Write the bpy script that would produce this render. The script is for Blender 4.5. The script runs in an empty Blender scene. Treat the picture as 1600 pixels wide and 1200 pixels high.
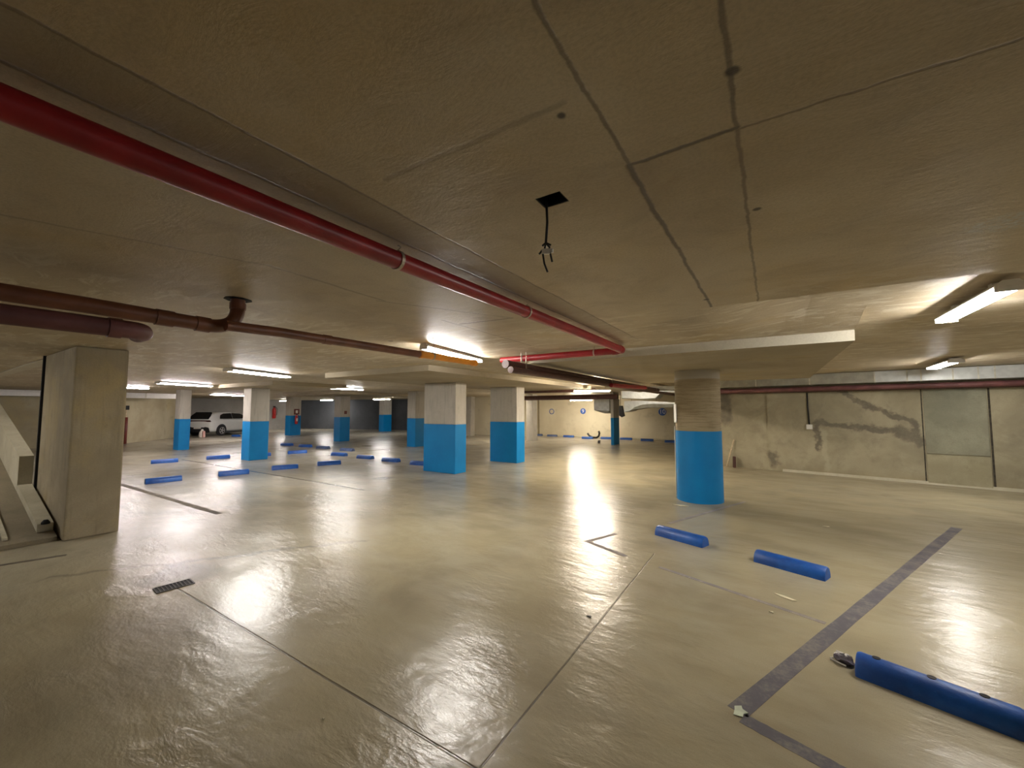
import bpy, bmesh, math, random
from mathutils import Vector, Matrix
random.seed(7)
PI = math.pi
S = bpy.context.scene
COL = S.collection

# ------------------------------------------------------------------ camera, world, exposure
FPX = 630.0; HZ = 40.0; H = 1.6
PITCH = math.atan2(HZ, FPX); YAW = math.atan2(405, math.hypot(FPX, HZ))
cd = bpy.data.cameras.new('camera'); cam = bpy.data.objects.new('camera', cd); COL.objects.link(cam)
cd.sensor_width = 36; cd.lens = 36*FPX/1600; cd.clip_start = 0.02; cd.clip_end = 200
cam.location = (0, 0, H); cam.rotation_euler = (PI/2+PITCH, 0, YAW)
S.camera = cam
S.view_settings.view_transform = 'Standard'; S.view_settings.look = 'None'
S.view_settings.exposure = 0.0; S.view_settings.gamma = 1.0; S.view_settings.use_curve_mapping = False
w = bpy.data.worlds.new('world'); S.world = w; w.use_nodes = True
w.node_tree.nodes['Background'].inputs[0].default_value = (0.80, 0.80, 0.85, 1)   # even ambient fill, added; enters where the shell is left open
w.node_tree.nodes['Background'].inputs[1].default_value = 0.19
LAMP = 185.0            # luminance of the fluorescent tubes

# view rays: a pixel of the 1600x1200 photo onto a real plane of the place
_f = Vector((-math.sin(YAW), math.cos(YAW), 0)); _r = Vector((math.cos(YAW), math.sin(YAW), 0)); _u = Vector((0, 0, 1))
_fw = _f*math.cos(PITCH)+_u*math.sin(PITCH); _cu = -_f*math.sin(PITCH)+_u*math.cos(PITCH)
CP = Vector((0, 0, H))
def ray(u, v): return _fw*FPX+_r*(u-800)+_cu*(600-v)
def at(u, v, z=0): r = ray(u, v); return CP+r*((z-H)/r.z)
def atx(u, v, x): r = ray(u, v); return CP+r*(x/r.x)
def aty(u, v, y): r = ray(u, v); return CP+r*(y/r.y)
def atp(u, v, P, n): r = ray(u, v); return CP+r*((P-CP).dot(n)/r.dot(n))

# ------------------------------------------------------------------ node helper
class V:
    def __init__(s, nt, sock): s.nt, s.s = nt, sock
    def _m(s, op, *a, clamp=False):
        n = s.nt.nodes.new('ShaderNodeMath'); n.operation = op; n.use_clamp = clamp
        for i, x in enumerate((s,)+a):
            if isinstance(x, V): s.nt.links.new(x.s, n.inputs[i])
            else: n.inputs[i].default_value = x
        return V(s.nt, n.outputs[0])
    def __add__(s, o): return s._m('ADD', o)
    def __sub__(s, o): return s._m('SUBTRACT', o)
    def __mul__(s, o): return s._m('MULTIPLY', o)
    def __truediv__(s, o): return s._m('DIVIDE', o)
    def abs(s): return s._m('ABSOLUTE')
    def sq(s): return s._m('MULTIPLY', s)
    def sqrt(s): return s._m('SQRT')
    def mx(s, o): return s._m('MAXIMUM', o)
    def mn(s, o): return s._m('MINIMUM', o)
    def c01(s): return s._m('ADD', 0.0, clamp=True)
    def ss(s, a, b):      # smooth 0..1 as value goes a..b
        n = s.nt.nodes.new('ShaderNodeMapRange'); n.interpolation_type = 'SMOOTHSTEP'
        s.nt.links.new(s.s, n.inputs[0]); n.inputs[1].default_value = a; n.inputs[2].default_value = b
        n.inputs[3].default_value = 0; n.inputs[4].default_value = 1
        if a > b:
            n.inputs[1].default_value = b; n.inputs[2].default_value = a; n.inputs[3].default_value = 1; n.inputs[4].default_value = 0
        return V(s.nt, n.outputs[0])
class Mat:
    def __init__(s, name, coord='Object'):
        s.m = bpy.data.materials.new(name); s.m.use_nodes = True; s.nt = s.m.node_tree
        s.b = s.nt.nodes['Principled BSDF']
        tc = s.nt.nodes.new('ShaderNodeTexCoord'); s.tc = tc.outputs[coord]
        sx = s.nt.nodes.new('ShaderNodeSeparateXYZ'); s.nt.links.new(s.tc, sx.inputs[0])
        s.x, s.y, s.z = (V(s.nt, sx.outputs[i]) for i in range(3))
    def noise(s, scale, detail=4, rough=0.55, dist=0.0, stretch=None, rot=0, off=0):
        mp = s.nt.nodes.new('ShaderNodeMapping'); s.nt.links.new(s.tc, mp.inputs[0])
        mp.inputs[3].default_value = stretch or (1, 1, 1); mp.inputs[2].default_value = (0, 0, rot); mp.inputs[1].default_value = (off, off*.7, off*.3)
        n = s.nt.nodes.new('ShaderNodeTexNoise'); s.nt.links.new(mp.outputs[0], n.inputs['Vector'])
        n.inputs['Scale'].default_value = scale; n.inputs['Detail'].default_value = detail
        n.inputs['Roughness'].default_value = rough; n.inputs['Distortion'].default_value = dist
        return V(s.nt, n.outputs['Fac'])
    def mix(s, f, a, b, mode='MIX'):
        n = s.nt.nodes.new('ShaderNodeMix'); n.data_type = 'RGBA'; n.blend_type = mode
        if isinstance(f, V): s.nt.links.new(f.s, n.inputs[0])
        else: n.inputs[0].default_value = f
        for k, x in ((6, a), (7, b)):
            if isinstance(x, tuple): n.inputs[k].default_value = (*x, 1)
            else: s.nt.links.new(x, n.inputs[k])
        return n.outputs[2]
    def set(s, name, x):
        if isinstance(x, V): s.nt.links.new(x.s, s.b.inputs[name])
        elif isinstance(x, (tuple,)): s.b.inputs[name].default_value = (*x, 1)
        elif isinstance(x, (int, float)): s.b.inputs[name].default_value = x
        else: s.nt.links.new(x, s.b.inputs[name])
    def bump(s, h, strength=0.3, dist=0.01):
        n = s.nt.nodes.new('ShaderNodeBump'); n.inputs['Strength'].default_value = strength; n.inputs['Distance'].default_value = dist
        s.nt.links.new(h.s, n.inputs['Height']); s.nt.links.new(n.outputs[0], s.b.inputs['Normal'])
    def seg(s, px, pz, a, b, wd, soft=0.5):     # mask of a band round the segment a-b
        bx, bz = b[0]-a[0], b[1]-a[1]; L = bx*bx+bz*bz
        dx, dz = px-a[0], pz-a[1]
        t = ((dx*bx+dz*bz)/L).c01()
        d = ((dx-t*bx).sq()+(dz-t*bz).sq()).sqrt()
        return d.ss(wd*(1+soft), wd*(1-soft))

def plain(name, c, rough=0.5, metal=0.0, vary=0.12, scale=12, bump=0.0, emit=None):
    m = Mat(name)
    n = m.noise(scale, 3)
    d = tuple(x*(1-vary) for x in c); l = tuple(min(1, x*(1+vary)) for x in c)
    m.set('Base Color', m.mix(n.ss(.35, .65), d, l)); m.set('Roughness', rough); m.set('Metallic', metal)
    if bump: m.bump(n, bump, .004)
    if emit:
        m.b.inputs['Emission Color'].default_value = (*emit[0], 1); m.b.inputs['Emission Strength'].default_value = emit[1]
    return m.m

def concrete(name, c, dark, yellow=None, rough=0.85, scale=1.0, form=False, bump=.35, rings=False):
    m = Mat(name)
    big = m.noise(.55*scale, 5, .6, .3); mid = m.noise(3.2*scale, 6, .65, .2, off=3); fine = m.noise(60, 3, .6)
    col = m.mix(big.ss(.35, .68), dark, c)
    if yellow: col = m.mix(m.noise(.9*scale, 4, .6, .4, off=9).ss(.5, .75), col, yellow)
    col = m.mix(mid.ss(.52, .78)*.45, col, tuple(x*.62 for x in dark))
    col = m.mix(fine.ss(.3, .7)*.28, col, tuple(x*.8 for x in dark))
    h = fine*.25+mid*.8
    if form:      # streaks left by the board formwork, running up the shaft
        st = m.noise(5, 4, .6, stretch=(3, 3, .25), off=5)
        col = m.mix(st.ss(.5, .72)*.5, col, tuple(x*.7 for x in dark)); h = h+st*.6
    if rings:     # horizontal ridges and rust-brown staining on the round shaft
        rg = m.noise(6, 5, .6, .6, stretch=(.5, .5, 7), off=2)
        zone = m.z.ss(2.22, 2.05)*m.z.ss(1.2, 1.3)
        col = m.mix((rg.ss(.42, .62)*zone*.55), col, (.20, .145, .075)); h = h+rg*1.6*zone
        top = m.z.ss(2.12, 2.15); col = m.mix(top*.55, col, (.52, .50, .44))
        col = m.mix(m.z.ss(2.15, 2.11)*.25, col, (.25, .19, .11))
    m.set('Base Color', col); m.set('Roughness', rough); m.b.inputs['Specular IOR Level'].default_value = .25
    m.bump(h, bump, .012)
    return m.m

M = {}
M['column'] = concrete('column concrete', (.58, .55, .49), (.44, .41, .35), form=True)
M['pier'] = concrete('pier concrete', (.42, .36, .25), (.29, .245, .165), (.40, .32, .17), form=True, scale=1.5)
M['round'] = concrete('round column concrete', (.50, .43, .29), (.36, .29, .17), rings=True)
M['wall'] = concrete('wall concrete', (.50, .45, .31), (.35, .30, .19), (.46, .38, .21), scale=.8)
M['pale_wall'] = concrete('pale wall', (.72, .66, .50), (.60, .53, .38), scale=.8)
M['grey_wall'] = concrete('dark grey wall', (.095, .10, .11), (.065, .07, .08), scale=1.2)
M['light_wall'] = concrete('light grey wall', (.50, .48, .45), (.40, .38, .35), scale=1.2)
M['ramp'] = concrete('ramp concrete', (.28, .24, .165), (.20, .17, .115), scale=2)
M['kerb'] = concrete('kerb concrete', (.60, .56, .43), (.48, .44, .32), scale=3)
M['drop'] = concrete('drop panel concrete', (.44, .38, .285), (.34, .29, .20), (.42, .34, .20), scale=.8)
M['face'] = concrete('lamplit drop panel edge', (.66, .62, .50), (.55, .50, .39), scale=1.2)  # paler copy of the drop panel concrete; light on the edges painted in

def blue_paint():
    m = Mat('column blue paint'); n = m.noise(2.2, 4); f = m.noise(45, 2)
    col = m.mix(n.ss(.3, .7), (.0015, .19, .49), (.002, .22, .54)); col = m.mix(f.ss(.6, .8)*.3, col, (.003, .11, .35))
    m.b.inputs['Specular IOR Level'].default_value = .3; m.set('Base Color', col); m.set('Roughness', .5); m.bump(f, .15, .004); return m.m
M['blue'] = blue_paint()
def stop_paint():
    m = Mat('wheel stop blue paint'); n = m.noise(6, 5, .6); f = m.noise(70, 3)
    col = m.mix(n.ss(.35, .7), (.003, .055, .26), (.008, .10, .42)); col = m.mix(f.ss(.62, .78)*.35, col, (.07, .14, .34))
    m.set('Base Color', col); m.set('Roughness', .45); m.bump(f+n, .25, .004); return m.m
M['stop'] = stop_paint()
M['grime_stop'] = plain('worn wheel stop paint', (.06, .09, .19), .6, vary=.3)
M['hole'] = plain('dark recess', (.006, .006, .008), .8)
M['red'] = plain('red pipe paint', (.27, .012, .016), .36, vary=.18, scale=6)
M['brown'] = plain('brown sewer pipe', (.16, .058, .030), .42, vary=.2, scale=5)
M['orange'] = plain('lamplit sewer pipe', (.85, .33, .03), .40, vary=.12, scale=5)  # brown pipe colour shifted to orange, lamplight painted in
M['purple_brown'] = plain('dusty purple brown pipe', (.15, .055, .055), .55, vary=.2, scale=5)
M['dark_pipe'] = plain('dark brown pipe', (.075, .028, .02), .45, vary=.2)
M['galv'] = plain('galvanised duct sheet', (.62, .64, .62), .38, .35, vary=.08, scale=7)
M['galv_dull'] = plain('shaded duct sheet', (.36, .35, .29), .6, .1, vary=.12, scale=5)  # darker copy of the galvanised sheet; shade painted into unlit duct stretches
M['flange'] = plain('duct flange', (.62, .60, .50), .5, .2)
M['clamp'] = plain('zinc clamp', (.42, .36, .28), .45, .5)
M['housing'] = plain('white lamp housing', (.80, .78, .74), .45, vary=.03)
M['cable'] = plain('black cable', (.012, .011, .010), .5)
M['white'] = plain('white plastic', (.86, .84, .77), .45, vary=.05)
M['wood'] = plain('pale timber', (.62, .50, .32), .7, vary=.15)
M['extred'] = plain('extinguisher red', (.45, .02, .02), .3)
M['dark_red'] = plain('dark red paint', (.13, .02, .012), .5)
M['emblem'] = plain('emblem blue', (.045, .12, .46), .6)
M['emblem_white'] = plain('emblem white', (.85, .87, .92), .6)
M['trash'] = plain('crumpled dark wrapper', (.06, .045, .06), .3, vary=.5, scale=40)
M['trash_white'] = plain('crumpled white wrapper', (.7, .66, .6), .4)
M['grime'] = plain('grimy open joint', (.05, .042, .028), .9, vary=.4)
M['grate'] = plain('cast iron grate', (.045, .04, .035), .6, .3)
M['car_paint'] = plain('white car paint', (.78, .79, .77), .22, vary=.01)
M['glass'] = plain('tinted car glass', (.012, .013, .016), .08)
M['tyre'] = plain('tyre rubber', (.016, .016, .018), .75)
M['rim'] = plain('alloy rim', (.62, .62, .64), .3, .6)
M['black_trim'] = plain('black bumper plastic', (.014, .014, .018), .5)
M['tail'] = plain('dark tail lamp', (.05, .008, .01), .2)
M['pink'] = plain('pink plastic', (.60, .33, .28), .5)
def tube(name, c, k): return plain(name, (.9, .9, .9), .5, vary=0, emit=(c, LAMP*k))
M['tube'] = tube('fluorescent tube cool', (1.0, .955, .90), 1.0)
M['tube_pink'] = tube('fluorescent tube rosy', (1.0, .91, .90), 1.05)
M['tube_warm'] = tube('fluorescent tube warm', (1.0, .88, .72), 1.7)

# ------------------------------------------------------------------ mesh helpers
def tag(o, label=None, cat=None, group=None, kind=None):
    if label: o['label'] = label
    if cat: o['category'] = cat
    if group: o['group'] = group
    if kind: o['kind'] = kind
    return o
def empty(name, loc, rz=0):
    o = bpy.data.objects.new(name, None); o.location = loc; o.rotation_euler = (0, 0, rz); o.empty_display_size = .1
    COL.objects.link(o); return o
def obj(name, bm, mat, parent=None, smooth=False, loc=None, rz=0):
    bmesh.ops.recalc_face_normals(bm, faces=bm.faces)
    me = bpy.data.meshes.new(name); bm.to_mesh(me); bm.free()
    for mm in (mat if isinstance(mat, (list, tuple)) else [mat]): me.materials.append(mm)
    if smooth:
        for p in me.polygons: p.use_smooth = True
    o = bpy.data.objects.new(name, me); COL.objects.link(o)
    if loc is not None: o.location = loc; o.rotation_euler = (0, 0, rz)
    if parent: o.parent = parent
    return o
def smooth_angle(o, deg=40):
    for p in o.data.polygons: p.use_smooth = True
    m = o.modifiers.new('edge', 'EDGE_SPLIT'); m.split_angle = math.radians(deg)
def box(bm, x0, x1, y0, y1, z0, z1, bev=0.0, mi=0):
    r = bmesh.ops.create_cube(bm, size=1)
    for v in r['verts']:
        v.co = Vector(((x0+x1)/2+v.co.x*(x1-x0), (y0+y1)/2+v.co.y*(y1-y0), (z0+z1)/2+v.co.z*(z1-z0)))
    fs = set(f for v in r['verts'] for f in v.link_faces)
    for f in fs: f.material_index = mi
    if bev:
        es = list(set(e for v in r['verts'] for e in v.link_edges))
        bmesh.ops.bevel(bm, geom=es, offset=bev, segments=2, affect='EDGES', profile=.6)
    return bm
def B(*a, **k): return box(bmesh.new(), *a, **k)
def tubepath(bm, pts, r, seg=14, cap=True):
    pts = [Vector(p) for p in pts]; rings = []
    up = None
    for i, p in enumerate(pts):
        t = (pts[min(i+1, len(pts)-1)]-pts[max(i-1, 0)]).normalized()
        if up is None:
            up = Vector((0, 0, 1)) if abs(t.z) < .9 else Vector((1, 0, 0))
        a = t.cross(up).normalized(); b = a.cross(t).normalized(); up = b
        rr = r[i] if isinstance(r, (list, tuple)) else r
        rings.append([bm.verts.new(p+a*rr*math.cos(2*PI*k/seg)+b*rr*math.sin(2*PI*k/seg)) for k in range(seg)])
    for i in range(len(rings)-1):
        for k in range(seg):
            bm.faces.new((rings[i][k], rings[i][(k+1) % seg], rings[i+1][(k+1) % seg], rings[i+1][k]))
    if cap: bm.faces.new(rings[0][::-1]); bm.faces.new(rings[-1])
    return bm
def prism(bm, pts, d, mi=0):     # polygon pts (3D) pushed along vector d
    a = [bm.verts.new(p) for p in pts]; b = [bm.verts.new(Vector(p)+Vector(d)) for p in pts]
    n = len(a); fs = [bm.faces.new(a[::-1]), bm.faces.new(b)]
    for i in range(n): fs.append(bm.faces.new((a[i], a[(i+1) % n], b[(i+1) % n], b[i])))
    for f in fs: f.material_index = mi
    return bm
def lathe(bm, prof, seg=24, axis='Z', cen=(0, 0, 0)):
    rings = []
    for r, z in prof:
        ring = []
        for k in range(seg):
            a = 2*PI*k/seg; p = (r*math.cos(a), r*math.sin(a), z)
            if axis == 'X': p = (p[2], p[0], p[1])
            if axis == 'Y': p = (p[0], p[2], p[1])
            ring.append(bm.verts.new(Vector(p)+Vector(cen)))
        rings.append(ring)
    for i in range(len(rings)-1):
        for k in range(seg): bm.faces.new((rings[i][k], rings[i][(k+1) % seg], rings[i+1][(k+1) % seg], rings[i+1][k]))
    bm.faces.new(rings[0][::-1]); bm.faces.new(rings[-1]); return bm

# ------------------------------------------------------------------ floor
ZC = 2.40       # slab soffit
ZD = 2.29       # soffit of the drop panels round the columns
ZH = 2.50       # higher bay by the right wall
def floor_mat():
    m = Mat('polished garage floor')
    big = m.noise(.32, 5, .6, .5); mid = m.noise(1.3, 5, .55, .3, off=4)
    sw = m.noise(2.4, 5, .55, .35, stretch=(.55, 1.5, 1), rot=.9, off=7)          # trowel sweeps
    fine = m.noise(38, 3, .6, off=2); grain = m.noise(170, 2, .6, off=5)
    rf0 = m.noise(3.5, 7, .68, .4, stretch=(.55, 1.5, 1), rot=.9, off=52)
    col = m.mix(big.ss(.36, .66), (.33, .283, .178), (.43, .375, .24))
    col = m.mix((m.x+(big-.5)*6).ss(-3.5, -9), col, m.mix(big.ss(.36, .66), (.31, .288, .235), (.40, .375, .312)))
    col = m.mix(m.noise(1.1, 3, .5, .5, off=44).ss(.42, .72)*.55, col, (.24, .20, .13))
    col = m.mix(sw.ss(.35, .70)*.30, col, (.50, .46, .34)); col = m.mix(rf0.ss(.5, .72)*.22, col, (.27, .23, .155))
    col = m.mix(grain.ss(.35, .7)*.22, col, (.24, .20, .13))
    wob = (mid-.5)*.05
    # brown stains and patches with a shape of their own: by the right wall, by the drain
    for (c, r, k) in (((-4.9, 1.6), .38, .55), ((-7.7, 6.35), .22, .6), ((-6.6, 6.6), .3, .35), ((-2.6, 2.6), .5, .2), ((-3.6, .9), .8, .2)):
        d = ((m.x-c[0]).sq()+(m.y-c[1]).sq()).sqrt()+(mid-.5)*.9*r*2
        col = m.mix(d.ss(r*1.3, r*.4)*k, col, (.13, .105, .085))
    # sawn joints
    def joint(q, c, wd, a, lo, hi):
        return ((q-c)+wob*.25).abs().ss(wd, wd*.3)*a.ss(lo-.02, lo)*a.ss(hi+.02, hi)
    j = joint(m.y, 1.515, .010, m.x, -4.6, -1.1).mx(joint(m.x, -1.15, .008, m.y, -3, 4.72))
    j = j.mx(joint(m.y, 5.28, .045, m.x, -16, -6.9)).mx(joint(m.x, -7.6, .02, m.y, 8, 20)*.5).mx(joint(m.x, -13.2, .02, m.y, 2, 20)*.5)
    j = j.mx(joint(m.y, 10.9, .02, m.x, -19, -8)*.6)
    col = m.mix(j*.75, col, (.075, .06, .045))
    # ragged pour edge near the left reflections
    e = m.seg(m.x+(mid-.5)*.5, m.y+(sw-.5)*.5, (-5.9, .9), (-4.2, 3.3), .035, .9)
    col = m.mix(e*.5, col, (.16, .13, .10))
    m.set('Base Color', col)
    rg = m.noise(1.1, 4, .55, .3, off=11); rf = m.noise(7, 6, .6, .3, stretch=(.6, 1.6, 1), rot=.9, off=12)
    m.set('Roughness', rg.ss(.3, .7)*.015+rf.ss(.3, .7)*.015+.238)
    m.b.inputs['Specular IOR Level'].default_value = .58
    m.bump(mid*1.2+sw*1.8+rf*(rg.ss(.42, .62)*1.5+.45)+fine*.25-j*1.0, .5, .010)
    return m.m
M['floor'] = floor_mat()
bm = B(-40, 14, -8, 26, -.2, 0)
tag(obj('floor', bm, M['floor']), kind='structure')

# ------------------------------------------------------------------ ceiling
hole = at(864, 313, ZC)
hx0, hx1, hy0, hy1 = hole.x-.055, hole.x+.05, hole.y-.045, hole.y+.04
def ceil_mat():
    m = Mat('cast ceiling concrete')
    big = m.noise(.5, 5, .6, .4); mid = m.noise(2.6, 6, .65, .3, off=3); fine = m.noise(90, 2, .6); gr = m.noise(1.6, 6, .68, .9, off=60)
    yel = m.noise(.8, 4, .6, .6, off=9)
    col = m.mix(big.ss(.35, .68), (.44, .355, .225), (.58, .49, .34))
    col = m.mix(yel.ss(.48, .72)*.55, col, (.52, .38, .16))
    col = m.mix(mid.ss(.52, .75)*.35, col, (.28, .23, .165))
    col = m.mix(fine.ss(.35, .7)*.25, col, (.24, .20, .14)); col = m.mix(gr.ss(.48, .75)*.45, col, (.27, .20, .12)); col = m.mix(gr.ss(.46, .28)*.3, col, (.60, .53, .40))
    # scabbed texture with lamplight painted pale beyond the shallow panel, over the left lamps
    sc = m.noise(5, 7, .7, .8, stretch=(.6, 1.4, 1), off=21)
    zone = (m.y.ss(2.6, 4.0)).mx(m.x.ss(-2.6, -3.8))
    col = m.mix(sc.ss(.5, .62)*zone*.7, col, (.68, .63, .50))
    w1 = (m.noise(3, 4, .6, off=30)-.5)*.03; w2 = (m.noise(9, 4, .7, off=31)-.5)*.02
    px, py = m.x+w1+w2, m.y+w1-w2
    def ln(a, b, wd, k=1.0): return m.seg(px, py, a, b, wd, .6)*k
    lines = None
    P = lambda u, v: tuple(at(u, v, ZC))[:2]
    xj, xk, yj, yb = -.365, -.055, 1.28, 3.46
    for a, b, wd, k in (((xj, .3), (xj, yj), .006, .8), ((xj, yj), (xj, 2.1), .010, 1.0), ((xj, 2.1), (xj, yb), .009, .9), ((xk, -1), (xk, yj), .006, .8), ((xk, yj), (xk, yb), .006, .7),
                        ((xj, yj), (xk, yj-.01), .008, 1.0), ((xk, yj), (2.6, yj), .005, .7), (P(600, 280), P(880, 160), .010, .35),
                        (P(590, 470), P(800, 497), .010, .5), (P(720, 506), P(800, 497), .014, .8), (P(690, 500), P(830, 540), .010, .5),
                        (P(0, 335), P(420, 415), .010, .4), (P(420, 415), P(600, 470), .012, .5),
                        (P(330, 560), P(430, 543), .012, .5), (P(430, 543), P(445, 547), .012, .5)):
        q = ln(a, b, wd, k); lines = q if lines is None else lines.mx(q)
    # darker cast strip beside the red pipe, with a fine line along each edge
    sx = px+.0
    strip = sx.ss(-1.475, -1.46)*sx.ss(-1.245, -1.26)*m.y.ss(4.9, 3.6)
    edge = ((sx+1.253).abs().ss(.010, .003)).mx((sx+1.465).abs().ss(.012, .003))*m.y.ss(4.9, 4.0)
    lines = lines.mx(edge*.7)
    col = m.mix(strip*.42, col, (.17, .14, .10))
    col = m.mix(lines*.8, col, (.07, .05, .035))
    # little knots and pits left by spacers
    for (u, v, r) in ((1145, 112, .016), (1182, 327, .014), (878, 181, .012), (1103, 468, .02), (610, 533, .03)):
        c = P(u, v); d = ((px-c[0]).sq()+(py-c[1]).sq()).sqrt()
        col = m.mix(d.ss(r*1.4, r*.6)*.9, col, (.05, .04, .03))
    # flaked patch at the right edge
    c = P(1588, 345); d = ((px-c[0]).sq()+(py-c[1]).sq()).sqrt()+(sc-.5)*.25
    col = m.mix(d.ss(.14, .08)*m.noise(40, 4, .7).ss(.4, .6), col, (.50, .50, .46))
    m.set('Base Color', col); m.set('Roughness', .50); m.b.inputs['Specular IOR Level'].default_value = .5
    m.bump(mid*1.3+fine*.12+sc*.8-lines*.3, .38, .012)
    return m.m
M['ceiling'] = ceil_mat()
bm = bmesh.new()
YB, YF = 3.46, 5.26        # edges of the higher bay (along x)
XH = -.95
T = .14                    # slab body above everything
box(bm, -40, XH, hy1, 10.88, ZC, ZC+T); box(bm, -40, -3.1, 10.88, 26, ZC, ZC+T); 
box(bm, -40, XH, -8, hy1, ZC, ZC+T)
box(bm, XH, hx0, -8, YB, ZC, ZC+T)
box(bm, hx1, 14, -8, YB, ZC, ZC+T)
box(bm, hx0, hx1, -8, hy0, ZC, ZC+T); box(bm, hx0, hx1, hy1, YB, ZC, ZC+T)
# higher bay, its soffit ramping up from the slab on the left
def slab(bm, x0, x1, y0, y1, za, zb):
    top = ZC+T+.1
    p = [(x0, y0, za), (x1, y0, zb), (x1, y0, top), (x0, y0, top)]
    prism(bm, p, (0, y1-y0, 0))
def sm(t): t = max(0, min(1, t)); return t*t*(3-2*t)
def bay(x, y):
    k = sm((x+.6)/1.0)
    if x < .73: k *= 1-sm((y-4.55)/.62)
    else: k *= 1-.33*sm((y-5.5)/.6)
    return ZC+.10*k
gx = [XH, -.75, -.6, -.45, -.3, -.15, 0, .15, .3, .45, .6, .729, .731, 1.2, 1.8, 2.6, 4, 8, 14]; gy = [YB, 3.9, 4.3, 4.55, 4.7, 4.85, 5.0, 5.17, 5.3, 5.5, 5.7, 5.9, 6.1, 8]
gv = [[bm.verts.new((x, y, bay(x, y))) for y in gy] for x in gx]; gt = [[bm.verts.new((x, y, ZC+T+.1)) for y in gy] for x in gx]
for a in range(len(gx)-1):
    for b in range(len(gy)-1):
        for g in (gv, gt): bm.faces.new((g[a][b], g[a+1][b], g[a+1][b+1], g[a][b+1]))
def side(seq): 
    for (p, q) in zip(seq, seq[1:]): bm.faces.new((gv[p[0]][p[1]], gv[q[0]][q[1]], gt[q[0]][q[1]], gt[p[0]][p[1]]))
nx, ny = len(gx)-1, len(gy)-1
side([(a, 0) for a in range(nx+1)]); side([(a, ny) for a in range(nx+1)]); side([(0, b) for b in range(ny+1)]); side([(nx, b) for b in range(ny+1)])
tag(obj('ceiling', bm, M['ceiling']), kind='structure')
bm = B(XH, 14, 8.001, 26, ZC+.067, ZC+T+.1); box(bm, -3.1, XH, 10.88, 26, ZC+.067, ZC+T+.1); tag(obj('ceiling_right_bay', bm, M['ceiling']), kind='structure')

def drop(name, x0, x1, y0, y1, z=ZD):
    top = ZC-.001 if x1 < -2.5 else ZH+.02
    bm = bmesh.new(); box(bm, x0, x1, y0, y1, z, top)
    for f in bm.faces:
        f.normal_update()
        if abs(f.normal.z) < .5 and 'round' in name: f.material_index = 1
    tag(obj(name, bm, [M['drop'], M['face']]), kind='structure')
drop('ceiling_panel_round_column', -3.05, .73, 5.22, 10.9)
drop('ceiling_panel_square_columns', -8.2, -5.1, 5.2, 12.9)
drop('ceiling_panel_left_column', -15.6, -11.6, 5.8, 8.1)
drop('ceiling_panel_middle_column', -20.6, -15.9, 10.8, 15)

# ------------------------------------------------------------------ walls
def wallseg(name, a, b, mat, z1=2.6, th=.25, z0=0):
    a = Vector((*a, 0)); b = Vector((*b, 0)); L = (b-a).length; ang = math.atan2(b.y-a.y, b.x-a.x)
    bm = B(0, L, 0, th, z0, z1)
    return tag(obj(name, bm, mat, loc=a, rz=ang), kind='structure')
# right wall (front face on its local y=0)
RA = Vector((-2.15, 13.163, 0)); RB = Vector((9.0, 11.12, 0)); rd = (RB-RA).normalized(); rn = Vector((rd.y, -rd.x, 0)); RANG = math.atan2(rd.y, rd.x)
def onwall(u, v): p = atp(u, v, RA, rn); return ((p-RA).dot(rd), p.z)
def rwall_mat():
    m = Mat('stained retaining wall')
    big = m.noise(.8, 5, .6, .4); mid = m.noise(3.5, 6, .65, .4, off=3); fine = m.noise(60, 3, .6)
    col = m.mix(big.ss(.35, .68), (.31, .275, .185), (.44, .395, .27))
    col = m.mix(mid.ss(.45, .78)*.55, col, (.22, .20, .145)); col = m.mix(m.noise(1.4, 5, .7, 1.0, off=50).ss(.5, .7)*.4, col, (.50, .45, .31)); col = m.mix(fine.ss(.35, .7)*.2, col, (.26, .22, .15))
    n1 = (m.noise(3.2, 5, .65, off=8)-.5)*.42; n2 = (m.noise(3.2, 5, .65, off=18)-.5)*.42
    px, pz = m.x+n1, m.z+n2
    W = lambda u, v: onwall(u, v)
    st = None
    for a, b, wd in (((1312, 608), (1345, 632), .055), ((1345, 632), (1425, 658), .06), ((1425, 658), (1440, 695), .07), ((1272, 661), (1312, 663), .07), ((1312, 663), (1400, 674), .065), ((1400, 674), (1440, 690), .10),
                     ((1277, 664), (1281, 700), .055), ((1207, 712), (1209, 722), .12), ((1132, 600), (1134, 655), .14)):
        q = m.seg(px, pz, W(*a), W(*b), wd, .55); st = q if st is None else st.mx(q)
    col = m.mix((st*(m.noise(5, 5, .7, off=40).ss(.25, .6)*.35+.55)).c01(), col, (.15, .13, .10))
    pale = m.seg(px, pz, W(1287, 675), W(1292, 735), .06, .6).mx(m.seg(px, pz, W(1420, 700), W(1425, 730), .18, .8)*.5)
    col = m.mix(pale*.4, col, (.52, .48, .34))
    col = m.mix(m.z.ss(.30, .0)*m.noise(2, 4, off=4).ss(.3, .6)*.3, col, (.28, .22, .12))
    m.set('Base Color', col); m.set('Roughness', .85); m.b.inputs['Specular IOR Level'].default_value = .2
    m.bump(mid+fine*.2, .35, .012)
    return m.m
M['rwall'] = rwall_mat()
s_jog = onwall(1199, 650)[0]; s_a = onwall(1441, 650)[0]; s_b = onwall(1547, 650)[0]; zj = onwall(1490, 711)[1]
Lr = (RB-RA).length
bm = B(s_jog, Lr, 0, .3, 0, 2.62); box(bm, 0, s_jog-.0, .035, .3, 0, 2.62)
tag(obj('wall_right', bm, M['rwall'], loc=RA, rz=RANG), kind='structure')
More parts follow.
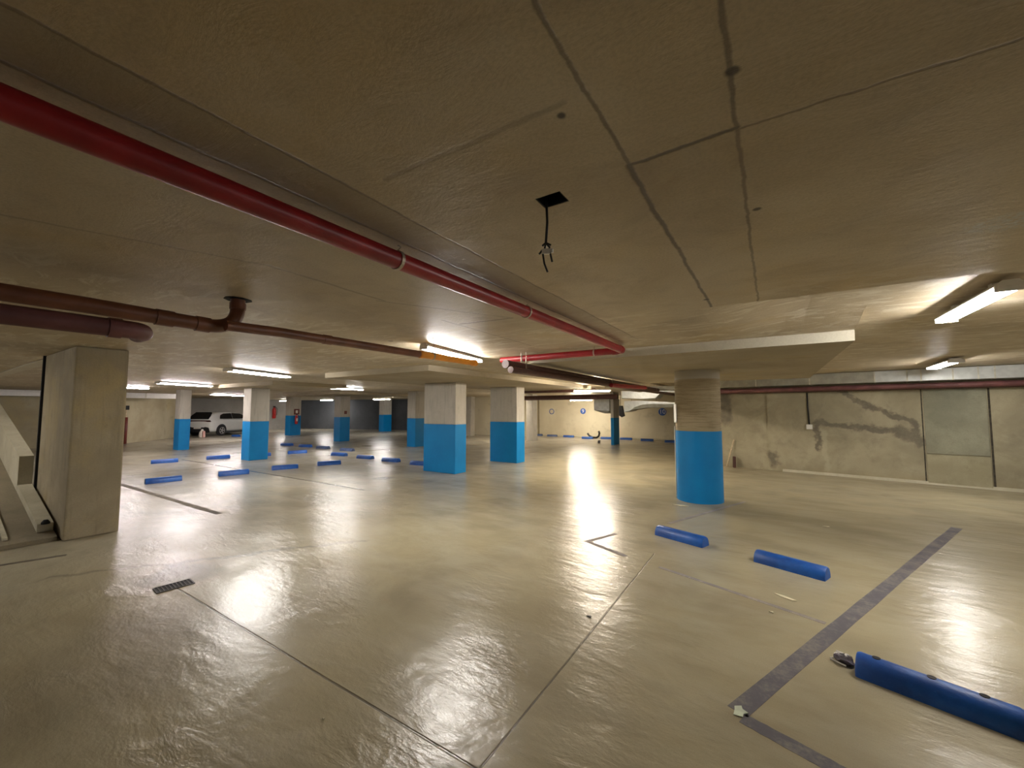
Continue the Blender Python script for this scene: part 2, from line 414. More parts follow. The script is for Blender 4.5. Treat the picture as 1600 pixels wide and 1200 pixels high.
# the two cast repair panels between dark open joints
M['panel'] = concrete('green grey repair panel', (.36, .35, .255), (.25, .245, .18), scale=2.2)
M['panel_low'] = concrete('tan repair panel', (.46, .42, .285), (.37, .335, .22), scale=2.2)
bm = B(s_a+.03, s_b-.03, -.022, -.001, zj+.012, 2.12, bev=.006); tag(obj('wall_right_panel', bm, M['panel'], loc=RA, rz=RANG), kind='structure')
bm = B(s_a+.03, s_b-.03, -.028, -.001, .002, zj-.004, bev=.006); tag(obj('wall_right_lower_panel', bm, M['panel_low'], loc=RA, rz=RANG), kind='structure')
bm = bmesh.new()
for s, t in ((s_a, .022), (s_b, .03)): box(bm, s-t/2, s+t/2, -.0035, -.0005, .002, 2.12)
tag(obj('trim_1', bm, M['grime'], loc=RA, rz=RANG), kind='structure')
bm = prism(bmesh.new(), [(s_jog+.3, -.0008, .001), (s_jog+.3, -.055, .001), (s_jog+.3, -.012, .055), (s_jog+.3, -.0008, .06)], (Lr-s_jog-.4, 0, 0))
tag(obj('baseboard_right', bm, M['kerb'], loc=RA, rz=RANG), kind='structure')

wallseg('wall_side', (-2.15, 13.2), (-2.15, 22.2), M['wall'])
wallseg('wall_back', (-12.3, 22.35), (-1.0, 22.35), M['pale_wall'])
wallseg('wall_back_pale', (-17.0, 20.7), (-12.4, 20.7), M['pale_wall'])
wallseg('wall_back_return', (-12.6, 20.98), (-12.3, 22.6), M['wall'], th=.2)
wallseg('wall_far', (-34.2, 19.4), (-24.0, 22.1), M['grey_wall'])
wallseg('wall_far_middle', (-24.0, 22.1), (-16.7, 22.3), M['grey_wall'])
wallseg('wall_bay', (-34.3, 8.6), (-34.3, 19.3), M['light_wall'], th=-.25 if False else .25)
wallseg('wall_bay_side', (-29.4, 9.3), (-34.2, 8.7), M['wall'], th=-.25)
wallseg('wall_left', (-25.75, -6), (-25.75, 5.85), M['wall'])
wallseg('wall_left_return', (-25.85, 6.0), (-29.3, 9.2), M['wall'], th=-.25)
# pier beside the big back room opening
c = at(828, 689)
bm = B(c.x-.22, c.x+.16, c.y, c.y+.5, 0, ZC-.002, bev=.01)
tag(obj('concrete_pier', bm, M['column']), 'slim unpainted grey-green concrete pier standing before the back wall', 'column')
c = at(733, 681)
bm = B(c.x-.3, c.x+.12, c.y, c.y+.4, 0, ZC-.002, bev=.01)
tag(obj('concrete_pier', bm, M['column']), 'unpainted grey concrete pier beside the pale cream wall, behind the big blue column', 'column')
# paler floor-level plinth along the back wall behind the row of wheel stops
bm = B(-11.4, -1.6, 22.0, 22.34, 0, .05, bev=.01); tag(obj('baseboard_back', bm, M['kerb']), kind='structure')

# ------------------------------------------------------------------ pier and ramp at the left
bm = B(-9.02, -7.3, 1.27, 1.77, 0, ZC-.002, bev=.02)
tag(obj('concrete_pier', bm, M['pier']), 'wide unpainted tan concrete pier at the left, beside the foot of the ramp', 'column')
bm = B(-9.065, -9.02, 1.245, 1.285, 0.42, ZC-.004, bev=.008)
tag(obj('downpipe', bm, M['hole']), 'thin black vertical conduit on the corner of the wide tan pier', 'pipe')
SL = .222
def rz_(x): return max(0, (-7.42-x))*SL+.05
rp = empty('access_ramp', (-7.42, .2, 0)); tag(rp, 'dark concrete ramp with pale kerbs climbing away at the left edge', 'ramp')
O = Vector((-7.42, .2, 0))
def loc(p): return tuple(Vector(p)-O)
bm = prism(bmesh.new(), [loc((-7.42, -3, .001)), loc((-7.42, -3, .05)), loc((-16.5, -3, rz_(-16.5))), loc((-16.5, -3, .001))], (0, 4.24, 0)); obj('ramp_slab', bm, M['ramp'], rp)
def rail(name, y0, y1, xa, xb, h, mat, drop_=0.0):
    bm = prism(bmesh.new(), [loc((xa, y0, rz_(xa)+.001)), loc((xa, y0, rz_(xa)+h)), loc((xb, y0, rz_(xb)+h)), loc((xb, y0, rz_(xb)+.001))], (0, y1-y0, 0))
    return obj(name, bm, mat, rp)
rail('kerb', 1.10, 1.235, -7.62, -9.1, .10, M['kerb'])
rail('kerb', .83, .87, -7.55, -15, .03, M['kerb'])
rail('parapet', 1.10, 1.24, -9.12, -14.5, .50, M['kerb'])
bm = lathe(bmesh.new(), [(.04, 0), (.04, .02), (.02, .05)], 10, cen=loc((-7.60, 1.165, rz_(-7.6)+.1))); obj('drain_stub', bm, M['hole'], rp)
# downstand over the ramp mouth
zb = min(2.38, aty(0, 552, 1.32).z)
bm = B(-20, -9.1, 1.32, 1.5, zb, ZC-.002); tag(obj('ceiling_downstand', bm, M['face']), kind='structure')

# ------------------------------------------------------------------ painted columns
ZB = 1.225
def sq_column(ul, uc, ur, vb, label, top=ZD, xw=None, yw=None, blue=ZB):
    C = at(uc, vb); x1 = C.x; y0 = C.y
    y1 = atx(ur, 640, x1).y if yw is None else y0+yw
    x0 = aty(ul, 640, y0).x if xw is None else x1-xw
    o = empty('painted_column', ((x0+x1)/2, (y0+y1)/2, 0)); tag(o, label, 'column', 'columns with blue painted bases')
    hx, hy = (x1-x0)/2, (y1-y0)/2
    obj('shaft', B(-hx, hx, -hy, hy, blue, top-.001, bev=.012), M['column'], o)
    obj('painted_base', B(-hx-.003, hx+.003, -hy-.003, hy+.003, 0, blue, bev=.012), M['blue'], o)
    return o, x0, x1, y0, y1
cols = {}
cols['big'] = sq_column(662.8, 710.8, 728.5, 741, 'largest square blue-based column, left of the centre of the garage')
cols['mid'] = sq_column(766, 807.5, 819.5, 724, 'square blue-based column just right of the largest one, its wide face in shade')
cols['B'] = sq_column(383.4, 388.5, 421, 720, 'square blue-based column hiding the front half of the white car', xw=.5)
cols['A'] = sq_column(275, 278, 298.5, 703.5, 'square blue-based column to the left of the white car', xw=.5, top=ZC)
cols['537'] = sq_column(526.6, 530.5, 547, 690, 'square blue-based column with a small dark red plate above the paint', xw=.5)
cols['460'] = sq_column(448.7, 452.5, 470.5, 680.5, 'square blue-based column carrying a fire extinguisher', xw=.55, top=ZC)
cols['603'] = sq_column(596.5, 599, 612, 674.5, 'farthest small blue-based column against the dark grey wall', xw=.5, top=ZC)
cols['652'] = sq_column(643.5, 648.5, 666, 698.5, 'square blue-based column half hidden behind the left side of the largest one', xw=.5, top=ZC)
cols['960'] = sq_column(954, 959.5, 967, 695.5, 'slim square blue-based column in front of the back wall ducts', top=ZC)
# round column
rc = Vector((-1.12, 7.95, 0)); R = .375
o = empty('round_column', rc); tag(o, 'round concrete column with blue painted base and ribbed brown shaft', 'column', 'columns with blue painted bases')
b_ = obj('shaft', lathe(bmesh.new(), [(R, 1.225), (R, ZD-.001)], 64), M['round'], o); smooth_angle(b_)
b_ = obj('painted_base', lathe(bmesh.new(), [(R+.004, 0), (R+.004, 1.2255)], 64), M['blue'], o); smooth_angle(b_)
# white plate and thin white conduit on its left flank
def on_round(u, v):    # tangent point on the column's left side
    d = Vector((rc.x, rc.y, 0)); L = d.length; a = math.acos(R/L); n = (-d/L)
    q = Matrix.Rotation(-a, 3, 'Z') @ n; return rc+q*R, q
p, q = on_round(0, 0)
ang = math.atan2(q.y, q.x)+.25; nn = Vector((math.cos(ang), math.sin(ang), 0)); tt = Vector((-nn.y, nn.x, 0))
base = rc+nn*(R+.006)
pl = prism(bmesh.new(), [base-tt*.07+Vector((0, 0, 1.37)), base+tt*.07+Vector((0, 0, 1.37)), base+tt*.07+Vector((0, 0, 1.70)), base-tt*.07+Vector((0, 0, 1.70))], nn*.012)
tag(obj('wall_plate', pl, M['white']), 'blank white plate fixed to the left flank of the round column', 'sign')
ang = math.atan2(q.y, q.x)+.02; nn = Vector((math.cos(ang), math.sin(ang), 0))
bm = tubepath(bmesh.new(), [rc+nn*(R+.014)+Vector((0, 0, z)) for z in (0.0, .6, 1.3)], .009, 8)
tag(obj('conduit', bm, M['white'], smooth=True), 'thin white conduit running down the left edge of the round column', 'pipe')
# small dark red plate on the column at 537
_, x0, x1, y0, y1 = cols['537']; p = atx(540, 644.5, x1+.01)
tag(obj('call_point', B(x1+.003, x1+.03, p.y-.07, p.y+.07, p.z-.08, p.z+.08, bev=.01), M['dark_red']), 'small dark red square call point on the second blue-based column', 'call point')

# ------------------------------------------------------------------ wheel stops
def stop_bm(L, wd=.165, h=.115):
    prof = [(-wd/2, 0), (-wd*.485, h*.32), (-wd*.42, h*.60), (-wd*.30, h*.84), (-wd*.14, h*.97), (0, h), (wd*.14, h*.97), (wd*.30, h*.84), (wd*.42, h*.60), (wd*.485, h*.32), (wd/2, 0)]
    bm = bmesh.new(); st = [(-L/2, .93, .94), (-L/2+.012, 1, 1), (-L/6, 1, 1), (L/6, 1, 1), (L/2-.012, 1, 1), (L/2, .93, .94)]
    rings = [[bm.verts.new((x, y*a, z*b)) for y, z in prof] for x, a, b in st]
    n = len(prof)
    for i in range(len(rings)-1):
        for k in range(n): bm.faces.new((rings[i][k], rings[i][(k+1) % n], rings[i+1][(k+1) % n], rings[i+1][k]))
    bm.faces.new(rings[0][::-1]); bm.faces.new(rings[-1]); return bm
def wheel_stop(u0, v0, u1, v1, label, group, L=.62, mat='stop', holes=False, ang=None, h=.115, wd=.165):
    a, b = at(u0, v0), at(u1, v1)
    d = (b-a); d.z = 0; an = math.atan2(d.y, d.x) if ang is None else math.radians(ang)
    d = Vector((math.cos(an), math.sin(an), 0)); away = Vector((-d.y, d.x, 0))
    mid = (a+b)/2
    if away.dot(Vector((mid.x, mid.y, 0))) < 0: away = -away
    c = mid+away*wd/2
    o = obj('wheel_stop', stop_bm(L, wd, h), M[mat], loc=(c.x, c.y, 0), rz=an); smooth_angle(o, 50)
    tag(o, label, 'wheel stop', group)
    if holes:
        for s in (-.36, .0, .30):
            bm = lathe(bmesh.new(), [(.019, -.004), (.020, .0012), (.016, .002)], 16, cen=(s*L, .006, h-.0006)); obj('bolt_hole', bm, M['hole'], o)
    return o
G1, G2, G3, G4, G5 = 'wheel stops in the left column of bays', 'wheel stops in the second column of bays', 'wheel stops in the far middle row', 'wheel stops in the middle row', 'wheel stops along the back wall'
GR = 'wheel stops in the near right bays'
for (q, lab, g, kw) in (
    ((226, 757, 286, 750.8), 'blue wheel stop nearest the wide tan pier, longest looking on the left side', G1, dict(ang=82)),
    ((342, 744.7, 389.5, 740.5), 'blue wheel stop in front of the column that hides the car, slightly left', G1, dict(ang=76)),
    ((426, 735, 465.7, 731.8), 'blue wheel stop just right of and before the column hiding the car', G1, dict(ang=72)),
    ((497.6, 727.6, 532, 725.8), 'blue wheel stop at the right end of the nearest left-hand row', G1, dict(ang=66)),
    ((234.9, 725.2, 279.5, 722), 'blue wheel stop below the column left of the car, nearest that column', G2, dict(ang=78)),
    ((322.8, 718.6, 360, 716), 'blue wheel stop between the two columns flanking the white car', G2, dict(ang=77)),
    ((418, 712.6, 424.3, 712.2), 'blue wheel stop mostly hidden behind the column that hides the car', G2, dict(ang=76, hid=1)),
    ((450.8, 709.8, 480, 707.8), 'blue wheel stop right of the column hiding the car, second row back', G2, dict(ang=73)),
    ((437, 696, 454.6, 696.8), 'leftmost small blue wheel stop of the far middle row', G3, dict(ang=12)),
    ((466, 698.4, 483.7, 699), 'second small blue wheel stop from the left in the far middle row', G3, dict(ang=14)),
    ((492.8, 701, 512, 701.7), 'third wheel stop of the far middle row, with a whitish worn top', G3, dict(ang=13, mat='grime_stop')),
    ((530, 704.5, 550, 705.5), 'worn grey-blue wheel stop at the right end of the far middle row', G3, dict(ang=11, mat='grime_stop')),
    ((516.4, 712, 538, 713), 'blue wheel stop at the left end of the middle row', G4, dict(ang=12)),
    ((555.8, 716.2, 580, 717.8), 'blue wheel stop second from the left in the middle row', G4, dict(ang=10)),
    ((594.8, 720.8, 621.4, 722.5), 'blue wheel stop third from the left in the middle row', G4, dict(ang=9)),
    ((639.8, 725.9, 667, 728.3), 'blue wheel stop running behind the foot of the largest square column', G4, dict(ang=8)),
    ((262.5, 681.7, 278, 682), 'dark blue wheel stop by the far left wall, half behind the column', 'wheel stops near the white car', dict(ang=10)),
    ((360, 682, 373, 682.5), 'tiny blue wheel stop beside the rear wheel of the white car', 'wheel stops near the white car', dict(ang=10)),
    ((836, 680.8, 842.5, 681), 'leftmost dull wheel stop along the back wall, by the slim pier', G5, dict(ang=8, mat='grime_stop')),
    ((855.5, 682, 868.8, 682.3), 'second grey-blue wheel stop from the left along the back wall', G5, dict(ang=8, mat='grime_stop')),
    ((880.8, 683, 895, 683.5), 'third wheel stop from the left along the back wall, bright blue', G5, dict(ang=8)),
    ((910.8, 685.5, 924, 685.8), 'blue wheel stop at the back wall under the curved black hose', G5, dict(ang=8)),
    ((940.8, 686, 954, 686.3), 'blue wheel stop at the back wall just left of the slim column', G5, dict(ang=8)),
    ((970, 687, 985.8, 687.5), 'blue wheel stop at the back wall just right of the slim column', G5, dict(ang=8)),
    ((1003, 689, 1018.8, 689.5), 'second blue wheel stop right of the slim column at the back wall', G5, dict(ang=8)),
    ((1040.5, 691.5, 1058, 692), 'blue wheel stop at the back wall partly behind the round column', G5, dict(ang=8)),
    ((1024.3, 836.5, 1095, 855.7), 'blue wheel stop nearest the round column, farthest of the three on the right', GR, dict(ang=-20)),
    ((1179, 878, 1287, 908.6), 'blue wheel stop in the middle of the three on the right', GR, dict(ang=-20.5)),
):
    kw = dict(kw); hid = kw.pop('hid', 0)
    if hid:   # only its right end shows past the column
        b = at(424.3, 712.2); an = math.radians(76); d = Vector((math.cos(an), math.sin(an), 0)); c = b-d*.31-Vector((.07, 0, 0))
        o = obj('wheel_stop', stop_bm(.62), M['stop'], loc=(c.x, c.y, 0), rz=an); tag(o, lab, 'wheel stop', g)
    else: wheel_stop(*q, lab, g, **kw)
a, b = at(1339, 1059), at(1596, 1152)
wheel_stop(1339, 1059, 1600, 1159, 'dark blue wheel stop nearest the camera with three bolt holes, bottom right', GR, holes=True, ang=-17, L=.64, h=.115)

# ------------------------------------------------------------------ painted floor lines
def paint_mat(name, c, k):
    m = Mat(name); n = m.noise(4, 6, .7, .4); f = m.noise(40, 4, .7)
    col = m.mix(n.ss(.3, .7), c, tuple(x*1.2 for x in c)); col = m.mix((n+f*.6).ss(.72, 1.05)*k, col, (.37, .32, .22))
    m.set('Base Color', col); m.set('Roughness', .7); m.b.inputs['Specular IOR Level'].default_value = .12; m.bump(f, .15, .003); return m.m
M['line'] = paint_mat('grey blue floor line', (.115, .108, .118), .35)
M['line_faint'] = paint_mat('worn floor line', (.20, .175, .165), .55)
M['line_brown'] = paint_mat('brownish floor line', (.105, .088, .066), .3)
def line(pts, wd, mat, label, name='floor_line'):
    bm = bmesh.new(); P = [at(*p) for p in pts]
    for i in range(len(P)-1):
        d = (P[i+1]-P[i]).normalized(); n = Vector((-d.y, d.x, 0))*wd/2; e = d*(wd/2 if i else 0)
        f = P[i]-e; t = P[i+1]
        N = 14; rng = random.Random(i+int(wd*1000)); rows = []
        for k in range(N+1):
            q = f.lerp(t, k/N); j = 1+rng.uniform(-.06, .06)
            rows.append((bm.verts.new(q+n*j+Vector((0, 0, .0012+.0003*i))), bm.verts.new(q-n*j+Vector((0, 0, .0012+.0003*i)))))
        for k in range(N): bm.faces.new((rows[k][0], rows[k+1][0], rows[k+1][1], rows[k][1]))
    r = bmesh.ops.extrude_face_region(bm, geom=bm.faces[:])
    for v in r['geom']:
        if isinstance(v, bmesh.types.BMVert): v.co.z -= .001
    return tag(obj(name, bm, M[mat]), label, 'floor line')
line([(1495, 825), (1152, 1112)], .105, 'line', 'long broad grey-blue floor line slanting across the right foreground')
line([(1160, 1122), (1340, 1220)], .085, 'line', 'short dark grey line leaving the lower end of the broad one')
line([(1030, 886), (1290, 974)], .045, 'line_faint', 'thin faded violet-grey line joining the broad line from the left')
line([(962, 834), (918, 846), (978, 869)], .06, 'line_faint', 'faded chevron corner line in front of the round column')
line([(1045, 818), (1164, 784)], .06, 'line_faint', 'worn line running past the foot of the round column')
line([(186, 756), (343, 803)], .10, 'line_brown', 'brown-grey floor line right of the wide tan pier')
line([(-30, 888), (104, 867)], .065, 'line_brown', 'dark short floor line at the foot of the ramp')

# ------------------------------------------------------------------ pipes
def elbow(p0, c, p1, n=8):      # rounded corner through c
    return [p0.lerp(c, t)*(1-t)+c.lerp(p1, t)*t for t in [i/n for i in range(n+1)]]
def pipe(name, pts, r, mat, label, collars=(), cat='pipe', seg=20):
    pts = [Vector(p) for p in pts]; o = empty(name, pts[0]); tag(o, label, cat)
    q = [p-pts[0] for p in pts]; b = obj('pipe_run', tubepath(bmesh.new(), q, r, seg), M[mat], o, smooth=False); smooth_angle(b)
    for (a, b2) in collars:
        a = Vector(a)-pts[0]; b2 = Vector(b2)-pts[0]
        c = obj('collar', tubepath(bmesh.new(), [a, b2], r*1.12, seg), M[mat], o); smooth_angle(c)
    return o
def clamp(p, r, axis, label):   # ring round a pipe hung from the soffit by a bent strap
    o = empty('pipe_clamp', p); tag(o, label, 'pipe clamp', 'pipe clamps')
    bm = bmesh.new(); seg = 20
    ax = Vector(axis).normalized(); sd = Vector((0, 0, 1)).cross(ax).normalized()
    ring = []
    for k in range(seg):
        a = 2*PI*k/seg; dr = sd*math.cos(a)+Vector((0, 0, 1))*math.sin(a)
        ring.append([bm.verts.new(dr*rr+ax*xx) for rr, xx in ((r+.001, -.009), (r+.005, -.009), (r+.005, .009), (r+.001, .009))])
    for k in range(seg):
        for j in range(4): bm.faces.new((ring[k][j], ring[(k+1) % seg][j], ring[(k+1) % seg][(j+1) % 4], ring[k][(j+1) % 4]))
    obj('ring', bm, M['clamp'], o)
    top = ZC-p[2]
    if top > r+.01:
        bm = tubepath(bmesh.new(), [Vector((0, 0, r+.004)), Vector((0, 0, r+.004)).lerp(Vector((0, 0, top)), .5)+sd*-.022, Vector((0, 0, top-.001))], .0035, 6)
        obj('strap', bm, M['clamp'], o)
    return o
# red sprinkler main: along +y, then turning left; its centre height from the clamp and strap in the photo
zr = 2.325; rr = .043
xr = (at(620, 405, zr).x+at(310, 283, zr).x+at(820, 487, zr).x)/3
ce = at(955, 549, zr); ye = ce.y; xe = at(785, 563, zr).x
A0 = Vector((xr, -1.5, zr)); Cn = Vector((xr, ye, zr)); E0 = Vector((xe, ye, zr))
pts = [A0, Vector((xr, 1.5, zr)), Vector((xr, ye-.09, zr))]+elbow(Vector((xr, ye-.07, zr)), Cn, Vector((xr-.07, ye, zr)), 6)+[Vector((xr-.09, ye, zr)), E0]
pipe('sprinkler_pipe', pts, rr, 'red', 'glossy red sprinkler main crossing under the ceiling and turning left at its far end',
     [((xr, ye-.13, zr), (xr, ye-.07, zr)), ((xr-.07, ye, zr), (xr-.13, ye, zr))])
for (u, v, lab) in ((621, 405, 'nearest metal clamp on the red pipe, above the centre left'), (822, 488, 'second metal clamp on the long run of the red pipe')):
    y = atx(u, v, xr).y; clamp((xr, y, zr), rr, (0, 1, 0), lab)
for (u, v, lab) in ((817, 560, 'pale metal clamp near the left end of the short red run'), (929, 551, 'metal clamp on the short red run beside its corner')):
    x = aty(u, v, ye).x; clamp((x, ye, zr), rr, (1, 0, 0), lab)
# brown pipe rising into the soffit
z1 = 2.19; rp_ = at(372, 468, ZC); x1 = rp_.x; yr = rp_.y
pts = [Vector((x1, -2, z1)), Vector((x1, .6, z1)), Vector((x1, yr-.20, z1-.01))]+elbow(Vector((x1, yr-.17, z1-.012)), Vector((x1, yr, z1-.006)), Vector((x1, yr, ZC-.07)), 10)+[Vector((x1, yr, ZC-.001))]
pipe('sewer_pipe', pts, .046, 'brown', 'red-brown drain pipe at the left that bends up into the ceiling', [((x1, yr-.46, z1-.006), (x1, yr-.37, z1-.008)), ((x1, yr-.25, z1-.01), (x1, yr-.17, z1-.012)), ((x1, yr, ZC-.075), (x1, yr, ZC-.03))])
bm = bmesh.new(); lathe(bm, [(.085, -.004), (.09, -.001)], 9, cen=(x1, yr, ZC-.0005)); tag(obj('ceiling_opening', bm, M['hole']), 'dark ragged opening in the ceiling where the brown pipe enters', 'hole')
# thinner pipe going on, its far end coloured orange for the lamplight
z3 = 2.185; pe = at(750, 567, z3); xs = at(420, 519, z3).x; x3 = (pe.x+xs)/2+.0
pm = Vector((x3, atx(655, 553, x3).y, z3))
pipe('sewer_pipe', [(x3, yr-.12, z3-.012), (x3, 1.6, z3), pm], .036, 'brown', 'brown drain pipe running on from the ceiling elbow towards the lamp', [((x3, 1.95, z3), (x3, 2.02, z3))])
pipe('drain_pipe', [pm+Vector((0, .002, 0)), (x3, pe.y, z3)], .036, 'orange', 'brown drain pipe length with orange lamplight painted on, right under the central lamp', [((x3, pm.y+.01, z3), (x3, pm.y+.05, z3)), ((x3, pe.y-.08, z3), (x3, pe.y-.01, z3))])
clamp((x3, pm.y+.2, z3), .036, (0, 1, 0), 'thin clamp and strap holding the lamplit pipe')
# low purplish pipe
z2 = 2.10; x2 = (at(0, 490, z2).x+at(200, 515, z2).x)/2; yend = atx(222, 518, x2).y
pipe('sewer_pipe', [(x2, -2, z2), (x2, yend-.12, z2)]+elbow(Vector((x2, yend-.1, z2)), Vector((x2, yend, z2)), Vector((x2-.07, yend+.02, z2)), 6)+[Vector((x2-.16, yend+.02, z2))], .055, 'purple_brown', 'dusty purplish-brown pipe below the ceiling at the left edge', [((x2, yend-.16, z2), (x2, yend-.1, z2))])
def hang(o, offs, z, top=None):      # thin threaded rods up to the slab
    top = ZC if top is None else top
    for x, y, up in offs:
        obj('hanger', tubepath(bmesh.new(), [(x, y, up-.004), (x, y, top-z-.001)], .005, 6), M['clamp'], o)
    return o
# dark pipes heading to the far duct
for (ua, va, ub, vb, z, r, mt, lab) in ((790, 568, 1000, 609, 2.20, .055, 'dark_pipe', 'dark brown pipe beyond the red one heading to the far ducts, upper of two'),
                                    (800, 577, 985, 612, 2.12, .045, 'dark_pipe', 'dark brown pipe heading to the far ducts, lower of two')):
    a = at(ua, va, z); b = at(ub, vb, z); xx = (at(850, va+(vb-va)*(850-ua)/(ub-ua), z).x+a.x)/2
    hang(pipe('overhead_pipe', [(xx, max(a.y, 4.4), z), (xx, 9, z), (xx, 12.9 if z > 2.15 else 18.0, z)], r, mt, lab), [(0, .4, r), (0, 4, r), (0, 8, r)], z)
for (yy, v, r, mt, lab) in ((13.3, 607.5, .06, 'dark_pipe', 'dark brown pipe running across before the back wall, upper'), (17.2, 621, .11, 'dark_pipe', 'thick dark brown pipe running across before the back wall, lower')):
    z = min(aty(890, v, yy).z, 2.28)
    hang(pipe('overhead_pipe', [(aty(818, v, yy).x, yy, z), (aty(965 if yy > 15 else 930, v, yy).x, yy, z)], r, mt, lab), [(.6, 0, r), (2.2, 0, r)], z)
# red pipe standing in for the warm lamp glow beside the far duct
a = at(955, 602, 2.1)
pipe('overhead_pipe', [a, a+Vector((.25, .9, 0)), a+Vector((.35, 1.3, 0))], .045, 'red', 'short red pipe branch standing for the warm glow beside the far lamps')

# ------------------------------------------------------------------ right wall services
dN = rn*.16
def rw(u, v, off): return atp(u, v, RA+rn*off, rn)
DA, DB = rw(1000, 600, .45), rw(1600, 580, .45)
zt = ZH-.01; ztop = zt
zbm = (rw(1300, 600, .45).z+rw(1560, 590.5, .45).z)/2
o = empty('air_duct', RA); o.rotation_euler = (0, 0, RANG); tag(o, 'long flat galvanised air duct along the top of the right wall', 'duct')
sD0 = .45; bounds = [sD0]
for u in (1181, 1265, 1367, 1418, 1440, 1490, 1530, 1556): bounds.append((rw(u, 595, .45)-RA).dot(rd))
bounds += [bounds[-1]+1.2, Lr-.3]
zt = rw(1400, 578, .45).z; zt = min(zt, 2.455)
for i in range(len(bounds)-1):
    mt = 'galv' if i in (4,) or i >= 5 else 'galv_dull'  # sections near the lamp get the brighter sheet, its light painted in
    if i == 3: mt = 'galv'
    obj('duct_section', B(bounds[i]+.004, bounds[i+1]-.004, -.45, -.03, zbm, zt, bev=.006), M[mt], o)
    obj('flange', B(bounds[i+1]-.014, bounds[i+1]+.006, -.458, -.022, zbm-.008, zt+.005), M['flange'], o)
zp = (rw(1300, 606, .30).z+rw(1560, 600, .30).z)/2
P0 = RA+rd*(.1)+rn*.30; P1 = RA+rd*(Lr-.4)+rn*.30
pipe('overhead_pipe', [Vector((P0.x, P0.y, zp)), Vector((P1.x, P1.y, zp))], .055, 'purple_brown', 'long purplish-brown pipe under the duct on the right wall')
P0 = RA+rd*(.1)+rn*.14; P1 = RA+rd*(Lr-.4)+rn*.14
pipe('overhead_pipe', [Vector((P0.x, P0.y, zp-.03)), Vector((P1.x, P1.y, zp-.03))], .045, 'dark_pipe', 'dark thinner pipe tight against the right wall below the duct')
s0, zc0 = onwall(1265, 667)
o = empty('switch_box', RA+rd*s0); o.rotation_euler = (0, 0, RANG); tag(o, 'small white switch box hanging from a black conduit on the right wall', 'switch')
obj('box', B(-.06, .06, -.06, -.001, zc0-.06, zc0+.06, bev=.008), M['white'], o)
b = obj('conduit', tubepath(bmesh.new(), [(-.02, -.022, zp-.09), (-.02, -.022, zc0+.5), (.0, -.022, zc0+.06)], .017, 8), M['cable'], o, smooth=True)
# white stick leaning on the wall
a = at(1137, 728); sB, zB = onwall(1147, 687); b = RA+rd*sB+Vector((0, 0, zB))+rn*.015
bm = tubepath(bmesh.new(), [Vector((a.x, a.y-.25, .018)), b], .018, 8)
tag(obj('wooden_stick', bm, M['wood'], smooth=True), 'pale wooden stick leaning against the right wall beside the round column', 'stick')
sA, _ = onwall(1143, 725)
p = RA+rd*(sA+.09)+rn*.12
bm = B(-.02, .05, -.05, .05, 0, .30, bev=.01); tag(obj('timber_offcut', bm, M['dark_pipe'], loc=p, rz=.2), 'short dark brown offcut standing behind the leaning stick', 'wood')

# ------------------------------------------------------------------ lamps
def fixture(a, b, zc, label, L=None, mat='tube', n=2, wide=.11, group='fluorescent ceiling lamps', gap=0):
    a = Vector((a[0], a[1], 0)); b = Vector((b[0], b[1], 0)); d = b-a; c = (a+b)/2; LL = L or d.length
    o = empty('fluorescent_lamp', (c.x, c.y, zc)); o.rotation_euler = (0, 0, math.atan2(d.y, d.x)); tag(o, label, 'ceiling lamp', group)
    h = LL/2
    # trapezoid housing
    w0, w1 = wide*.5, wide
    bm = prism(bmesh.new(), [(-h, -w1/2, -.035), (-h, -w0/2, -.002), (-h, w0/2, -.002), (-h, w1/2, -.035), (-h, w1/2, -.042), (-h, -w1/2, -.042)], (2*h, 0, 0))
    obj('housing', bm, M['housing'], o)
    if gap:
        for s in (-.6, .6): obj('mounting_block', B(s*h-.03, s*h+.03, -.02, .02, -.003, gap), M['housing'], o)
    for s in (-1, 1):
        obj('end_cap', B(s*h-(.02 if s > 0 else 0), s*h+(.0 if s > 0 else .02), -w1/2, w1/2, -.078, -.042, bev=.004), M['housing'], o)
    for k in range(n):
        y = (k-(n-1)/2)*.05
        t = obj('tube', tubepath(bmesh.new(), [(-h+.022, y, -.062), (h-.022, y, -.062)], .016, 12), M[mat], o, smooth=True)
    return o
def fx(u0, v0, u1, v1, zt, zc, label, L=1.25, **k):
    a = at(u0, v0, zt); b = at(u1, v1, zt); return fixture(a, b, zc, label, L, **k)
# the lamp in the higher bay and its neighbour
a = at(1478, 503, 2.40)
fixture(Vector((a.x, a.y, 0)), Vector((a.x, a.y-1.2, 0)), 2.468, 'bright twin-tube lamp at the right edge under the higher ceiling', None, wide=.15, gap=.031)
c = at(1472, 571, 2.38); fixture(Vector((c.x, c.y-.65, 0)), Vector((c.x+.05, c.y+.65, 0)), 2.440, 'smaller-looking lamp over the duct on the right wall', None, wide=.2, gap=.026)
fx(657, 543, 752, 566, 2.335, ZC, 'lamp right above the lamplit pipe in the centre', L=1.5)
a = at(357, 580, 2.33); b = at(448, 590, 2.33); fixture(a, b, ZC, 'wide lamp above the column that hides the white car', 1.6, wide=.22)
fx(245, 599, 330, 604, 2.335, ZC, 'rosy lamp left of and behind the wide one', L=1.6, mat='tube_pink', wide=.2)
fx(512, 607, 560, 609, 2.335, ZC, 'lamp above the column with the dark red call point', L=1.5, wide=.2)
a = at(345, 617, 2.32); b = at(385, 620, 2.32); c = (a+b)/2; fixture(c-Vector((.2, .7, 0)), c+Vector((.2, -.7, 0))+Vector((-.4, 1.4, 0)), ZC, 'lamp seen just over the roof of the white car', 2.2, mat='tube_pink') if False else None
